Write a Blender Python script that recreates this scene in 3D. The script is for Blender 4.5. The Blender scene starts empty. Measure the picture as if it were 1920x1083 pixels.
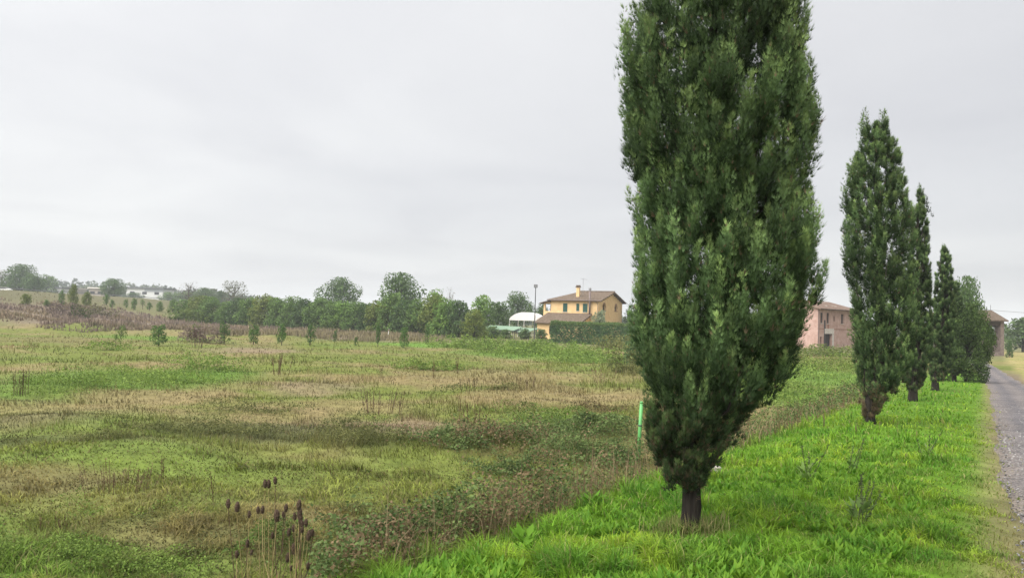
import bpy, math, random
import numpy as np
from mathutils import Matrix, Vector

R = math.radians
SC = bpy.context.scene
COL = SC.collection

# ------------------------------------------------------------------ camera
EYE = 1.6
FPX = 1370.0                      # focal length in photo pixels (1920 wide)
PITCH, ROLL = R(2.40), R(1.72)
cam_d = bpy.data.cameras.new('camera')
cam_d.sensor_width = 36.0
cam_d.lens = 36.0 * FPX / 1920.0
cam_d.clip_start = 0.05
cam_d.clip_end = 9000.0
cam = bpy.data.objects.new('camera', cam_d)
COL.objects.link(cam)
CAM_M = Matrix.Translation((0, 0, EYE)) @ Matrix.Rotation(R(90) + PITCH, 4, 'X') @ Matrix.Rotation(ROLL, 4, 'Z')
cam.matrix_world = CAM_M
SC.camera = cam

# ------------------------------------------------------------------ light
SUN_EL, SUN_AZ = R(52), R(-125)    # azimuth from +Y towards +X : light comes from the left
world = bpy.data.worlds.new('World')
SC.world = world
world.use_nodes = True
nt = world.node_tree
nt.nodes.clear()


def N(tree, kind, **kw):
    n = tree.nodes.new(kind)
    for k, v in kw.items():
        if k in n.inputs:
            n.inputs[k].default_value = v
        else:
            setattr(n, k, v)
    return n


def build_world():
    L = nt.links.new
    out = N(nt, 'ShaderNodeOutputWorld')
    bg = N(nt, 'ShaderNodeBackground', Strength=1.0)
    sky = N(nt, 'ShaderNodeTexSky', sky_type='NISHITA', sun_disc=False)
    sky.sun_elevation = SUN_EL
    sky.sun_rotation = SUN_AZ
    sky.air_density, sky.dust_density = 1.0, 3.0
    skym = N(nt, 'ShaderNodeVectorMath', operation='SCALE')
    skym.inputs['Scale'].default_value = 0.05
    L(sky.outputs[0], skym.inputs[0])
    tc = N(nt, 'ShaderNodeTexCoord')
    sep = N(nt, 'ShaderNodeSeparateXYZ')
    L(tc.outputs['Generated'], sep.inputs[0])
    # flat cloud deck: project the direction on a plane overhead
    zz = N(nt, 'ShaderNodeMath', operation='MAXIMUM')
    L(sep.outputs['Z'], zz.inputs[0]); zz.inputs[1].default_value = 0.0
    za = N(nt, 'ShaderNodeMath', operation='ADD')
    L(zz.outputs[0], za.inputs[0]); za.inputs[1].default_value = 0.10
    dx = N(nt, 'ShaderNodeMath', operation='DIVIDE'); L(sep.outputs['X'], dx.inputs[0]); L(za.outputs[0], dx.inputs[1])
    dy = N(nt, 'ShaderNodeMath', operation='DIVIDE'); L(sep.outputs['Y'], dy.inputs[0]); L(za.outputs[0], dy.inputs[1])
    cv = N(nt, 'ShaderNodeCombineXYZ'); L(dx.outputs[0], cv.inputs[0]); L(dy.outputs[0], cv.inputs[1])
    n1 = N(nt, 'ShaderNodeTexNoise', Scale=0.7, Detail=5.0, Roughness=0.5, Distortion=0.5)
    L(cv.outputs[0], n1.inputs['Vector'])
    n2 = N(nt, 'ShaderNodeTexNoise', Scale=0.16, Detail=2.0, Roughness=0.5)
    mp = N(nt, 'ShaderNodeMapping'); mp.inputs['Location'].default_value = (3.1, 7.7, 0)
    L(cv.outputs[0], mp.inputs[0]); L(mp.outputs[0], n2.inputs['Vector'])
    r1 = N(nt, 'ShaderNodeValToRGB')
    r1.color_ramp.elements[0].position = 0.32; r1.color_ramp.elements[0].color = (0.186, 0.186, 0.189, 1)
    r1.color_ramp.elements[1].position = 0.66; r1.color_ramp.elements[1].color = (0.218, 0.218, 0.217, 1)
    L(n1.outputs[0], r1.inputs[0])
    r2 = N(nt, 'ShaderNodeValToRGB')
    r2.color_ramp.elements[0].position = 0.34; r2.color_ramp.elements[0].color = (0.90, 0.905, 0.93, 1)
    r2.color_ramp.elements[1].position = 0.66; r2.color_ramp.elements[1].color = (1.07, 1.07, 1.06, 1)
    L(n2.outputs[0], r2.inputs[0])
    mu = N(nt, 'ShaderNodeVectorMath', operation='MULTIPLY')
    L(r1.outputs[0], mu.inputs[0]); L(r2.outputs[0], mu.inputs[1])
    # the cloud is a little thinner towards the light
    sd = Vector((math.sin(SUN_AZ) * math.cos(SUN_EL), math.cos(SUN_AZ) * math.cos(SUN_EL), math.sin(SUN_EL)))
    dt = N(nt, 'ShaderNodeVectorMath', operation='DOT_PRODUCT')
    L(tc.outputs['Generated'], dt.inputs[0]); dt.inputs[1].default_value = sd
    mr = N(nt, 'ShaderNodeMapRange')
    mr.inputs['From Min'].default_value = -0.5; mr.inputs['From Max'].default_value = 1.0
    mr.inputs['To Min'].default_value = 0.80; mr.inputs['To Max'].default_value = 1.22
    L(dt.outputs['Value'], mr.inputs[0])
    mu2 = N(nt, 'ShaderNodeVectorMath', operation='SCALE')
    L(mu.outputs[0], mu2.inputs[0]); L(mr.outputs[0], mu2.inputs['Scale'])
    mix = N(nt, 'ShaderNodeMix', data_type='RGBA')
    mix.inputs[0].default_value = 0.06
    L(mu2.outputs[0], mix.inputs[6]); L(skym.outputs[0], mix.inputs[7])
    L(mix.outputs[2], bg.inputs['Color'])
    L(bg.outputs[0], out.inputs[0])


build_world()
sun_d = bpy.data.lights.new('sun', 'SUN')
sun_d.energy = 1.5
sun_d.angle = R(70)
sun_d.color = (1.0, 0.97, 0.92)
sun = bpy.data.objects.new('sun', sun_d)
COL.objects.link(sun)
sun.rotation_euler = Vector((-math.sin(SUN_AZ) * math.cos(SUN_EL), -math.cos(SUN_AZ) * math.cos(SUN_EL), -math.sin(SUN_EL))).to_track_quat('-Z', 'Y').to_euler()
vs = SC.view_settings
vs.view_transform = 'Standard'
vs.look = 'None'
vs.exposure = 2.2
vs.gamma = 1.0
vs.use_curve_mapping = False
SC.render.engine = 'CYCLES'
SC.cycles.use_denoising = True
SC.cycles.max_bounces = 6
SC.cycles.diffuse_bounces = 3
SC.cycles.transparent_max_bounces = 4
SC.cycles.volume_bounces = 0

# ------------------------------------------------------------------ noise + pixels


def _hash(ix, iy, seed):
    h = (ix.astype(np.int64) * 374761393 + iy.astype(np.int64) * 668265263 + seed * 1442695041) & 0xffffffff
    h = ((h ^ (h >> 13)) * 1274126177) & 0xffffffff
    return ((h ^ (h >> 16)) & 0xffff) / 65535.0


def vnoise(x, y, seed=0):
    x = np.asarray(x, float); y = np.asarray(y, float)
    ix = np.floor(x); iy = np.floor(y)
    fx = x - ix; fy = y - iy
    fx = fx * fx * (3 - 2 * fx); fy = fy * fy * (3 - 2 * fy)
    a = _hash(ix, iy, seed); b = _hash(ix + 1, iy, seed)
    c = _hash(ix, iy + 1, seed); d = _hash(ix + 1, iy + 1, seed)
    return (a * (1 - fx) + b * fx) * (1 - fy) + (c * (1 - fx) + d * fx) * fy


def fbm(x, y, seed=0, octv=4):
    s = 0.0; a = 0.5; t = 0.0
    for i in range(octv):
        s = s + a * vnoise(np.asarray(x) * 2 ** i + 17.3 * i, np.asarray(y) * 2 ** i - 9.1 * i, seed + i)
        t += a; a *= 0.5
    return s / t


def sstep(a, b, x):
    u = np.clip((np.asarray(x, float) - a) / (b - a), 0, 1)
    return u * u * (3 - 2 * u)


# row of cypresses: the frame of the raised track
ROW0 = np.array([1.63, 6.6]); ROWA = R(33.0)
DS = np.array([math.sin(ROWA), math.cos(ROWA)]); DT = np.array([math.cos(ROWA), -math.sin(ROWA)])


def st_of(X, Y):
    x = np.asarray(X, float) - ROW0[0]; y = np.asarray(Y, float) - ROW0[1]
    return x * DS[0] + y * DS[1], x * DT[0] + y * DT[1]


def xy_of(s, t):
    return ROW0[0] + s * DS[0] + t * DT[0], ROW0[1] + s * DS[1] + t * DT[1]


FIELD = -1.9
BUMPS = [(-58, 101, 1.3, 7.0), (-70, 104, 1.0, 6.0), (-44, 99, 0.8, 6.0), (-30, 96, .5, 6.0),
         (-8.6, 17.0, .30, 2.6), (-4.2, 20.5, .32, 3.0), (-13, 21, .35, 3.0), (2.5, 26, .3, 3.0), (-6.0, 12.2, .18, 1.2)]


def road_x(Y):
    return np.interp(Y, [0, 175, 274, 438, 900], [-112, -123, -132, -179, -320])


def height(X, Y):
    X = np.asarray(X, float); Y = np.asarray(Y, float)
    s, t = st_of(X, Y)
    a = -0.033 * np.clip(Y, -25, 400)
    k = 0.25
    zl = k * np.logaddexp(a / k, FIELD / k)
    zl = zl - 0.05 * sstep(2.0, 2.6, t) * (1 - sstep(4.2, 4.9, t))
    zl = zl + 0.35 * sstep(4.4, 9.0, t) * sstep(60, 20, Y) + 0.04 * (fbm(X / 1.3, Y / 1.3, 5, 3) - .5) * (t < 2.1)
    zl = zl - 0.18 * sstep(0.3, -1.3, t)
    zf = FIELD + 0.45 * (fbm(X / 11, Y / 11, 3, 3) - .5) + 0.22 * (fbm(X / 1.9, Y / 1.9, 8, 3) - .5) + 0.35 * (fbm(X / 5.0, Y / 3.5, 9, 2) - .5)
    w = sstep(62, 0, X - road_x(Y)) * sstep(40, 110, Y)
    zf = zf + w * (6.9 + 0.3 * (fbm(X / 9, Y / 9, 4, 3) - .5))
    for bx, by, bh, br in BUMPS:
        zf = zf + bh * np.exp(-((X - bx) ** 2 + (Y - by) ** 2) / (br * br))
    zf = zf + 16 * np.exp(-(((X + 470) / 170) ** 2 + ((Y - 820) / 160) ** 2))
    return zf + (zl - zf) * sstep(-4.3, -1.1, t)


def H1(x, y):
    return float(height(np.array([x]), np.array([y]))[0])


def ray(px, py):
    v = Vector(((px - 960) / FPX, -(py - 541.5) / FPX, -1.0))
    return (CAM_M.to_3x3() @ v)


def at(px, py, Y):
    d = ray(px, py)
    k = Y / d.y
    return Vector((d.x * k, Y, EYE + d.z * k))


def hit(px, py):
    d = ray(px, py)
    ys = 3.0 * 1.006 ** np.arange(950)
    xs = d.x / d.y * ys; zs = EYE + d.z / d.y * ys
    below = np.nonzero(zs < height(xs, ys))[0]
    i = below[0] if len(below) else len(ys) - 1
    return Vector((xs[i], ys[i], H1(xs[i], ys[i])))


# ------------------------------------------------------------------ materials
MATS = {}


def mat_attr(name, rough=0.65, trans=0.0, bump=None, spec=0.25, jitter=0.0, jscale=3.0):
    if name in MATS:
        return MATS[name]
    m = bpy.data.materials.new(name); m.use_nodes = True
    t = m.node_tree; t.nodes.clear(); L = t.links.new
    out = N(t, 'ShaderNodeOutputMaterial')
    b = N(t, 'ShaderNodeBsdfPrincipled', Roughness=rough)
    b.inputs['Specular IOR Level'].default_value = spec
    at_ = N(t, 'ShaderNodeAttribute', attribute_name='col')
    c = at_.outputs['Color']
    if jitter:
        geo = N(t, 'ShaderNodeNewGeometry')
        nz = N(t, 'ShaderNodeTexNoise', Scale=jscale, Detail=6.0, Roughness=0.65)
        L(geo.outputs['Position'], nz.inputs['Vector'])
        mr = N(t, 'ShaderNodeMapRange')
        mr.inputs['From Min'].default_value = 0.3; mr.inputs['From Max'].default_value = 0.7
        mr.inputs['To Min'].default_value = 1 - jitter; mr.inputs['To Max'].default_value = 1 + jitter
        L(nz.outputs[0], mr.inputs[0])
        sc = N(t, 'ShaderNodeVectorMath', operation='SCALE')
        L(c, sc.inputs[0]); L(mr.outputs[0], sc.inputs['Scale'])
        c = sc.outputs[0]
        if bump:
            bp = N(t, 'ShaderNodeBump', Strength=bump, Distance=0.05)
            L(nz.outputs[0], bp.inputs['Height']); L(bp.outputs[0], b.inputs['Normal'])
    L(c, b.inputs['Base Color'])
    if trans:
        tr = N(t, 'ShaderNodeBsdfTranslucent'); L(c, tr.inputs['Color'])
        mx = N(t, 'ShaderNodeMixShader'); mx.inputs[0].default_value = trans
        L(b.outputs[0], mx.inputs[1]); L(tr.outputs[0], mx.inputs[2]); L(mx.outputs[0], out.inputs[0])
    else:
        L(b.outputs[0], out.inputs[0])
    MATS[name] = m
    return m


def mat_plain(name, col, rough=0.8, var=0.12, scale=3.0, bump=0.0, spec=0.3, col2=None, metal=0.0, stretch=None, bands=None):
    if name in MATS:
        return MATS[name]
    m = bpy.data.materials.new(name); m.use_nodes = True
    t = m.node_tree; t.nodes.clear(); L = t.links.new
    out = N(t, 'ShaderNodeOutputMaterial')
    b = N(t, 'ShaderNodeBsdfPrincipled', Roughness=rough, Metallic=metal)
    b.inputs['Specular IOR Level'].default_value = spec
    tc = N(t, 'ShaderNodeTexCoord')
    v = tc.outputs['Object']
    if stretch:
        mp = N(t, 'ShaderNodeMapping'); mp.inputs['Scale'].default_value = stretch
        L(v, mp.inputs[0]); v = mp.outputs[0]
    nz = N(t, 'ShaderNodeTexNoise', Scale=scale, Detail=7.0, Roughness=0.65)
    L(v, nz.inputs['Vector'])
    rp = N(t, 'ShaderNodeValToRGB')
    c2 = col2 if col2 else tuple(min(1, x * (1 + var)) for x in col)
    c1 = col if col2 else tuple(x * (1 - var) for x in col)
    rp.color_ramp.elements[0].position = 0.35; rp.color_ramp.elements[0].color = (*c1, 1)
    rp.color_ramp.elements[1].position = 0.65; rp.color_ramp.elements[1].color = (*c2, 1)
    L(nz.outputs[0], rp.inputs[0])
    L(rp.outputs[0], b.inputs['Base Color'])
    h = nz.outputs[0]
    if bands:                      # tile rows: wave bump across the slope
        wv = N(t, 'ShaderNodeTexWave', Scale=bands, Distortion=0.4)
        wv.bands_direction = 'X'
        L(tc.outputs['Object'], wv.inputs['Vector'])
        h = wv.outputs['Fac']
    if bump or bands:
        bp = N(t, 'ShaderNodeBump', Strength=bump or 0.6, Distance=0.04)
        L(h, bp.inputs['Height']); L(bp.outputs[0], b.inputs['Normal'])
    L(b.outputs[0], out.inputs[0])
    MATS[name] = m
    return m


M_GROUND = mat_attr('ground_soil', 0.95, bump=0.7, jitter=0.35, jscale=2.2, spec=0.1)
M_GRASS = mat_attr('grass_blade', 0.6, trans=0.42, spec=0.15)
M_DRY = mat_attr('dry_stalk', 0.85, trans=0.12, spec=0.1)
M_LEAF = mat_attr('leaf', 0.7, trans=0.30, spec=0.12)
M_CYP = mat_attr('cypress_spray', 0.7, trans=0.22, spec=0.15)
M_BARK = mat_plain('bark', (0.013, 0.011, 0.010), 0.95, scale=9, bump=1.0, col2=(0.042, 0.036, 0.030), stretch=(2.2, 2.2, 0.35), spec=0.1)
M_TWIG = mat_plain('twig', (0.10, 0.085, 0.07), 0.9, scale=12, spec=0.1)


# ------------------------------------------------------------------ mesh builders
def link(o, parent=None):
    COL.objects.link(o)
    if parent is not None:
        o.parent = parent
    return o


def tag(o, label=None, cat=None, group=None, kind=None):
    if label: o['label'] = label
    if cat: o['category'] = cat
    if group: o['group'] = group
    if kind: o['kind'] = kind
    return o


def empty(name, loc, label, cat, group=None, rz=0.0):
    o = bpy.data.objects.new(name, None)
    o.empty_display_size = 0.3
    o.location = loc; o.rotation_euler = (0, 0, rz)
    COL.objects.link(o)
    return tag(o, label, cat, group)


def np_mesh(name, V, F, C=None, mat=None, smooth=False):
    """V (n,3), F list of index arrays (m,3) or (m,4), C (n,3)"""
    me = bpy.data.meshes.new(name)
    V = np.ascontiguousarray(V, np.float32)
    me.vertices.add(len(V)); me.vertices.foreach_set('co', V.ravel())
    if not isinstance(F, list): F = [F]
    F = [np.asarray(f, np.int32) for f in F if len(f)]
    idx = np.concatenate([f.ravel() for f in F])
    tot = np.concatenate([np.full(len(f), f.shape[1], np.int32) for f in F])
    st = np.concatenate([[0], np.cumsum(tot)[:-1]]).astype(np.int32)
    me.loops.add(len(idx)); me.loops.foreach_set('vertex_index', idx)
    me.polygons.add(len(tot)); me.polygons.foreach_set('loop_start', st)
    if smooth:
        me.polygons.foreach_set('use_smooth', np.ones(len(tot), bool))
    if C is not None:
        a = me.attributes.new('col', 'FLOAT_COLOR', 'POINT')
        a.data.foreach_set('color', np.concatenate([np.clip(C, 0, 1.5), np.ones((len(V), 1))], 1).astype(np.float32).ravel())
    me.update(calc_edges=True)
    if mat: me.materials.append(mat)
    return me


def obj(name, me, parent=None, loc=None):
    o = bpy.data.objects.new(name, me)
    if loc is not None: o.location = loc
    return link(o, parent)


class MB:
    """hard-surface collector: one mesh"""

    def __init__(self):
        self.v = []; self.f = []

    def add(self, vs_, fs):
        n = len(self.v)
        self.v += [tuple(p) for p in vs_]
        self.f += [tuple(i + n for i in f) for f in fs]
        return self

    def box(self, x0, x1, y0, y1, z0, z1, M=None):
        p = [(x0, y0, z0), (x1, y0, z0), (x1, y1, z0), (x0, y1, z0), (x0, y0, z1), (x1, y0, z1), (x1, y1, z1), (x0, y1, z1)]
        if M is not None: p = [M @ Vector(q) for q in p]
        return self.add(p, [(0, 3, 2, 1), (4, 5, 6, 7), (0, 1, 5, 4), (1, 2, 6, 5), (2, 3, 7, 6), (3, 0, 4, 7)])

    def prism(self, poly, d0, d1, fn):
        """poly: 2D points, extruded d0..d1, fn(a,b,d)->xyz"""
        n = len(poly)
        self.add([fn(a, b, d0) for a, b in poly] + [fn(a, b, d1) for a, b in poly],
                 [tuple(range(n))[::-1], tuple(range(n, 2 * n))] + [(i, (i + 1) % n, (i + 1) % n + n, i + n) for i in range(n)])
        return self

    def tube(self, pts, rad, seg=8, caps=True):
        pts = [Vector(p) for p in pts]
        n = len(pts)
        rad = rad if isinstance(rad, (list, tuple)) else [rad] * n
        vs_ = []; fs = []
        for i, p in enumerate(pts):
            d = (pts[min(i + 1, n - 1)] - pts[max(i - 1, 0)]).normalized()
            a = d.orthogonal().normalized() if abs(d.z) < .9 else Vector((1, 0, 0))
            a = (a - d * a.dot(d)).normalized(); b = d.cross(a)
            for k in range(seg):
                w = 2 * math.pi * k / seg
                vs_.append(p + (a * math.cos(w) + b * math.sin(w)) * rad[i])
        for i in range(n - 1):
            for k in range(seg):
                k2 = (k + 1) % seg
                fs.append((i * seg + k, i * seg + k2, (i + 1) * seg + k2, (i + 1) * seg + k))
        if caps:
            fs.append(tuple(range(seg))[::-1]); fs.append(tuple((n - 1) * seg + k for k in range(seg)))
        return self.add(vs_, fs)

    def mesh(self, name, mat, smooth=False):
        me = bpy.data.meshes.new(name)
        me.from_pydata(self.v, [], self.f)
        if smooth: me.polygons.foreach_set('use_smooth', [True] * len(me.polygons))
        me.update(); me.materials.append(mat)
        return me

    def build(self, name, mat, parent=None, smooth=False):
        return obj(name, self.mesh(name, mat, smooth), parent)


class Cards:
    """collects thin faces (blades, leaves, sprays) with a colour each"""

    def __init__(self):
        self.V = []; self.F3 = []; self.F4 = []; self.C = []; self.n = 0

    def _push(self, V, C, f3=None, f4=None):
        # V (m,k,3)  C (m,k,3)
        m, k = V.shape[:2]
        base = self.n + np.arange(m)[:, None] * k
        if f3 is not None:
            for f in f3: self.F3.append(base + np.array(f)[None])
        if f4 is not None:
            for f in f4: self.F4.append(base + np.array(f)[None])
        self.V.append(V.reshape(-1, 3)); self.C.append(C.reshape(-1, 3)); self.n += m * k

    def blades(self, P, hgt, wid, az, bend, col, tipc=1.15, segs=2, rng=None, stiff=0.0):
        """grass blades: base P, height, width, lean direction az, bend 0..1"""
        m = len(P)
        lean = np.stack([np.cos(az), np.sin(az), np.zeros(m)], 1)
        tw = az + math.pi / 2 + (rng.uniform(-.9, .9, m) if rng is not None else 0)
        side = np.stack([np.cos(tw), np.sin(tw), np.zeros(m)], 1) * (wid / 2)[:, None]
        up = np.array([0, 0, 1.0])
        h = hgt[:, None]; b = bend[:, None]
        mid = P + up * h * (0.55 - .10 * b) + lean * h * b * 0.22
        tip = P + up * h * (1.0 - 0.42 * b) + lean * h * b * 0.75
        if segs == 1:
            V = np.stack([P - side, P + side, tip], 1)
            C = np.stack([col * .8, col * .8, col * tipc], 1)
            self._push(V, C, f3=[(0, 1, 2)])
        else:
            V = np.stack([P - side * .8, P + side * .8, mid + side, mid - side, tip], 1)
            C = np.stack([col * .75, col * .75, col, col, col * tipc], 1)
            self._push(V, C, f3=[(3, 2, 4)], f4=[(0, 1, 2, 3)])

    def leaves(self, P, D, Nn, ln, wd, col, fold=0.15):
        """kite leaves: base P, direction D, normal-ish Nn"""
        D = D / np.maximum(np.linalg.norm(D, axis=1, keepdims=True), 1e-6)
        S = np.cross(D, Nn); S = S / np.maximum(np.linalg.norm(S, axis=1, keepdims=True), 1e-6)
        U = np.cross(S, D)
        l = ln[:, None]; w = wd[:, None]
        a = P; b = P + D * l * .45 + S * w * .5 + U * w * fold; c = P + D * l; d = P + D * l * .45 - S * w * .5 + U * w * fold
        self._push(np.stack([a, b, c, d], 1), np.repeat(col[:, None], 4, 1), f3=[(0, 1, 2), (0, 2, 3)])

    def mesh(self, name, mat):
        F = []
        if self.F3: F.append(np.concatenate(self.F3))
        if self.F4: F.append(np.concatenate(self.F4))
        return np_mesh(name, np.concatenate(self.V), F, np.concatenate(self.C), mat)

    def build(self, name, mat, parent=None):
        return obj(name, self.mesh(name, mat), parent)


def rand_dirs(rng, m):
    v = rng.normal(size=(m, 3))
    return v / np.linalg.norm(v, axis=1, keepdims=True)


def lerp(a, b, w):
    return np.asarray(a) * (1 - w)[:, None] + np.asarray(b) * w[:, None]


# ------------------------------------------------------------------ colours of the land
C_STRAW = np.array([.190, .152, .072]); C_OLIVE = np.array([.116, .140, .031]); C_GREEN = np.array([.085, .155, .024])
C_PINK = np.array([.190, .140, .095]); C_HEATH = np.array([.165, .126, .104]); C_LUSH = np.array([.135, .265, .022])
C_MOWN = np.array([.270, .225, .095]); C_SOIL = np.array([.105, .085, .055]); C_DARK = np.array([.070, .076, .030])


def patch(px, py, rx, ry, col, k=1.0):
    p = hit(px, py)
    return (p.x, p.y, rx, ry, np.array(col), k)


PATCHES = [
    patch(240, 710, 5.6, 8.5, C_GREEN * .95, .85), patch(400, 700, 2.0, 5.0, C_GREEN * .95, .8),
    patch(600, 725, 2.4, 3.5, C_PINK, .6), patch(480, 655, 5, 6, C_PINK * 1.05, .8), patch(300, 745, 3.5, 2.2, C_STRAW, .8),
    patch(750, 800, 3.2, 3.0, C_PINK * .95, .7), patch(1050, 745, 4.5, 6.0, C_STRAW, .8), patch(860, 700, 5.0, 8.0, C_STRAW * .98, .6),
    patch(120, 640, 10, 10, C_STRAW * .8, .7), patch(40, 780, 2.5, 2.5, C_PINK * .7, .6),
    patch(300, 870, 4.5, 2.0, C_OLIVE * .6 + C_GREEN * .5, .7), patch(700, 900, 3.0, 1.8, C_OLIVE * 1.0, .7), patch(560, 960, 1.2, .8, C_STRAW * .85, .7),
    patch(150, 1050, 2.0, .9, C_GREEN * .9, .7), patch(30, 1065, 1.2, .6, C_GREEN * .95, .7), patch(420, 1000, 2.2, .9, C_STRAW * .8, .6), patch(130, 940, 2.4, 1.0, C_OLIVE * .7 + C_STRAW * .3, .8), patch(80, 900, 2, 1.2, C_STRAW * .8, .7),
    patch(530, 815, 3.3, 2.2, C_DARK, .85), patch(90, 828, 2.8, 1.2, C_DARK, .7), patch(330, 800, 1.6, 1.0, C_DARK * 1.2, .5),  # dark weeds, with the shade of mound edges put into the colour
    patch(700, 830, 1.2, 1.0, C_DARK * 1.2, .5), patch(790, 648, 7, 9, C_GREEN * 1.25, .9), patch(620, 640, 6, 6, C_OLIVE * 1.1, .5),
    patch(300, 632, 9, 5, C_GREEN * 1.1, .6), patch(1000, 665, 9, 10, C_GREEN * 1.0, .9), patch(1120, 680, 4, 5, C_GREEN, .8),
    patch(1060, 790, 2.4, 2.0, C_GREEN * .9, .7), patch(820, 770, 2, 2, C_OLIVE * 1.1, .6), patch(1150, 830, 1.5, 1.0, C_DARK * 1.5, .5),
    patch(660, 760, 2, 3, C_STRAW * 1.05, .6), patch(950, 850, 2.4, .8, C_STRAW * .8, .5), patch(1480, 700, 8, 14, C_GREEN * 1.05, .9),
    patch(1550, 750, 5, 6, C_GREEN * 1.25, .9), patch(1180, 690, 3, 5, C_OLIVE * .8, .7),
]


def field_color(X, Y):
    X = np.asarray(X, float); Y = np.asarray(Y, float)
    n1 = fbm(X / 7.0, Y / 5.0, 21, 4); n2 = fbm(X / 1.6, Y / 1.1, 31, 3); n3 = fbm(X / 16, Y / 12, 41, 3)
    c = lerp(C_OLIVE, C_STRAW, sstep(.41, .70, n1 * .65 + n2 * .35))
    c = lerp(c, C_GREEN, sstep(.52, .70, n3 * .6 + n2 * .4) * .4)
    for x, y, rx, ry, col, k in PATCHES:
        d = ((X - x) / rx) ** 2 + ((Y - y) / ry) ** 2
        w = np.clip(1.25 - d + 1.1 * (n2 - .5) + .8 * (n1 - .5), 0, 1) * k
        c = lerp(c, col, w)
    return c


def land_color(X, Y):
    s, t = st_of(X, Y)
    c = field_color(X, Y)
    far = sstep(90, 106, Y + 16 * (fbm(X / 8, Y / 8, 51, 2) - .5)) * sstep(-12, -26, X + .25 * (Y - 95) * 0)
    far = far * sstep(178, 150, Y) * sstep(20, 36, X - road_x(Y))
    c = lerp(c, C_OLIVE * .55 + C_HEATH * .45, sstep(95, 110, Y) * .85)
    c = lerp(c, C_HEATH, far * .8)
    emb = sstep(34, 20, X - road_x(Y)) * sstep(110, 130, Y)
    c = lerp(c, np.array([.112, .105, .058]), emb * .9)
    c = lerp(c, C_DARK * 1.3, sstep(200, 300, Y) * .6)
    bank = sstep(-2.6, -1.2, t) * sstep(75, 55, Y)
    c = lerp(c, C_LUSH * .6, bank)
    c = lerp(c, np.array([.165, .165, .060]), sstep(1.9, 2.4, t) * sstep(75, 55, Y))
    verge = sstep(2.15, 2.7, t + .5 * (fbm(s / 1.1, t / .7, 61, 3) - .5)) * sstep(75, 60, Y)
    c = lerp(c, C_SOIL * 1.3, verge * sstep(5.2, 4.6, t))
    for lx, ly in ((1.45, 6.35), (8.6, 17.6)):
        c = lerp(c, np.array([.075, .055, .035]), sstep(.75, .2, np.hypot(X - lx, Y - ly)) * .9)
    mown = sstep(4.3, 5.0, t + .4 * (fbm(s, t, 63, 2) - .5)) * sstep(170, 130, Y)
    c = lerp(c, lerp(C_MOWN, C_OLIVE * 1.3, sstep(.45, .65, fbm(X / 3, Y / 5, 66, 3)) * .5), mown)
    return c


# ------------------------------------------------------------------ ground
def build_ground():
    fr = np.radians(np.arange(-48, 48.01, 0.42))
    bk = np.radians(np.arange(54, 312, 6.0))
    ang = np.concatenate([fr, bk])
    rad = np.concatenate([[0.0, .8], 1.2 * 1.024 ** np.arange(0, 322)])
    A, Rr = np.meshgrid(ang, rad)
    X = np.sin(A) * Rr; Y = np.cos(A) * Rr
    Z = height(X.ravel(), Y.ravel())
    V = np.stack([X.ravel(), Y.ravel(), Z], 1)
    na = len(ang); nr = len(rad)
    i, j = np.meshgrid(np.arange(nr - 1), np.arange(na), indexing='ij')
    j2 = (j + 1) % na
    F = np.stack([i * na + j, (i + 1) * na + j, (i + 1) * na + j2, i * na + j2], -1).reshape(-1, 4)[:, ::-1]
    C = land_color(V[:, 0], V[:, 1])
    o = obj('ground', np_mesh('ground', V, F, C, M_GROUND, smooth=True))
    tag(o, 'uneven open field with green and straw patches below the raised track', 'field', kind='structure')


build_ground()


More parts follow.
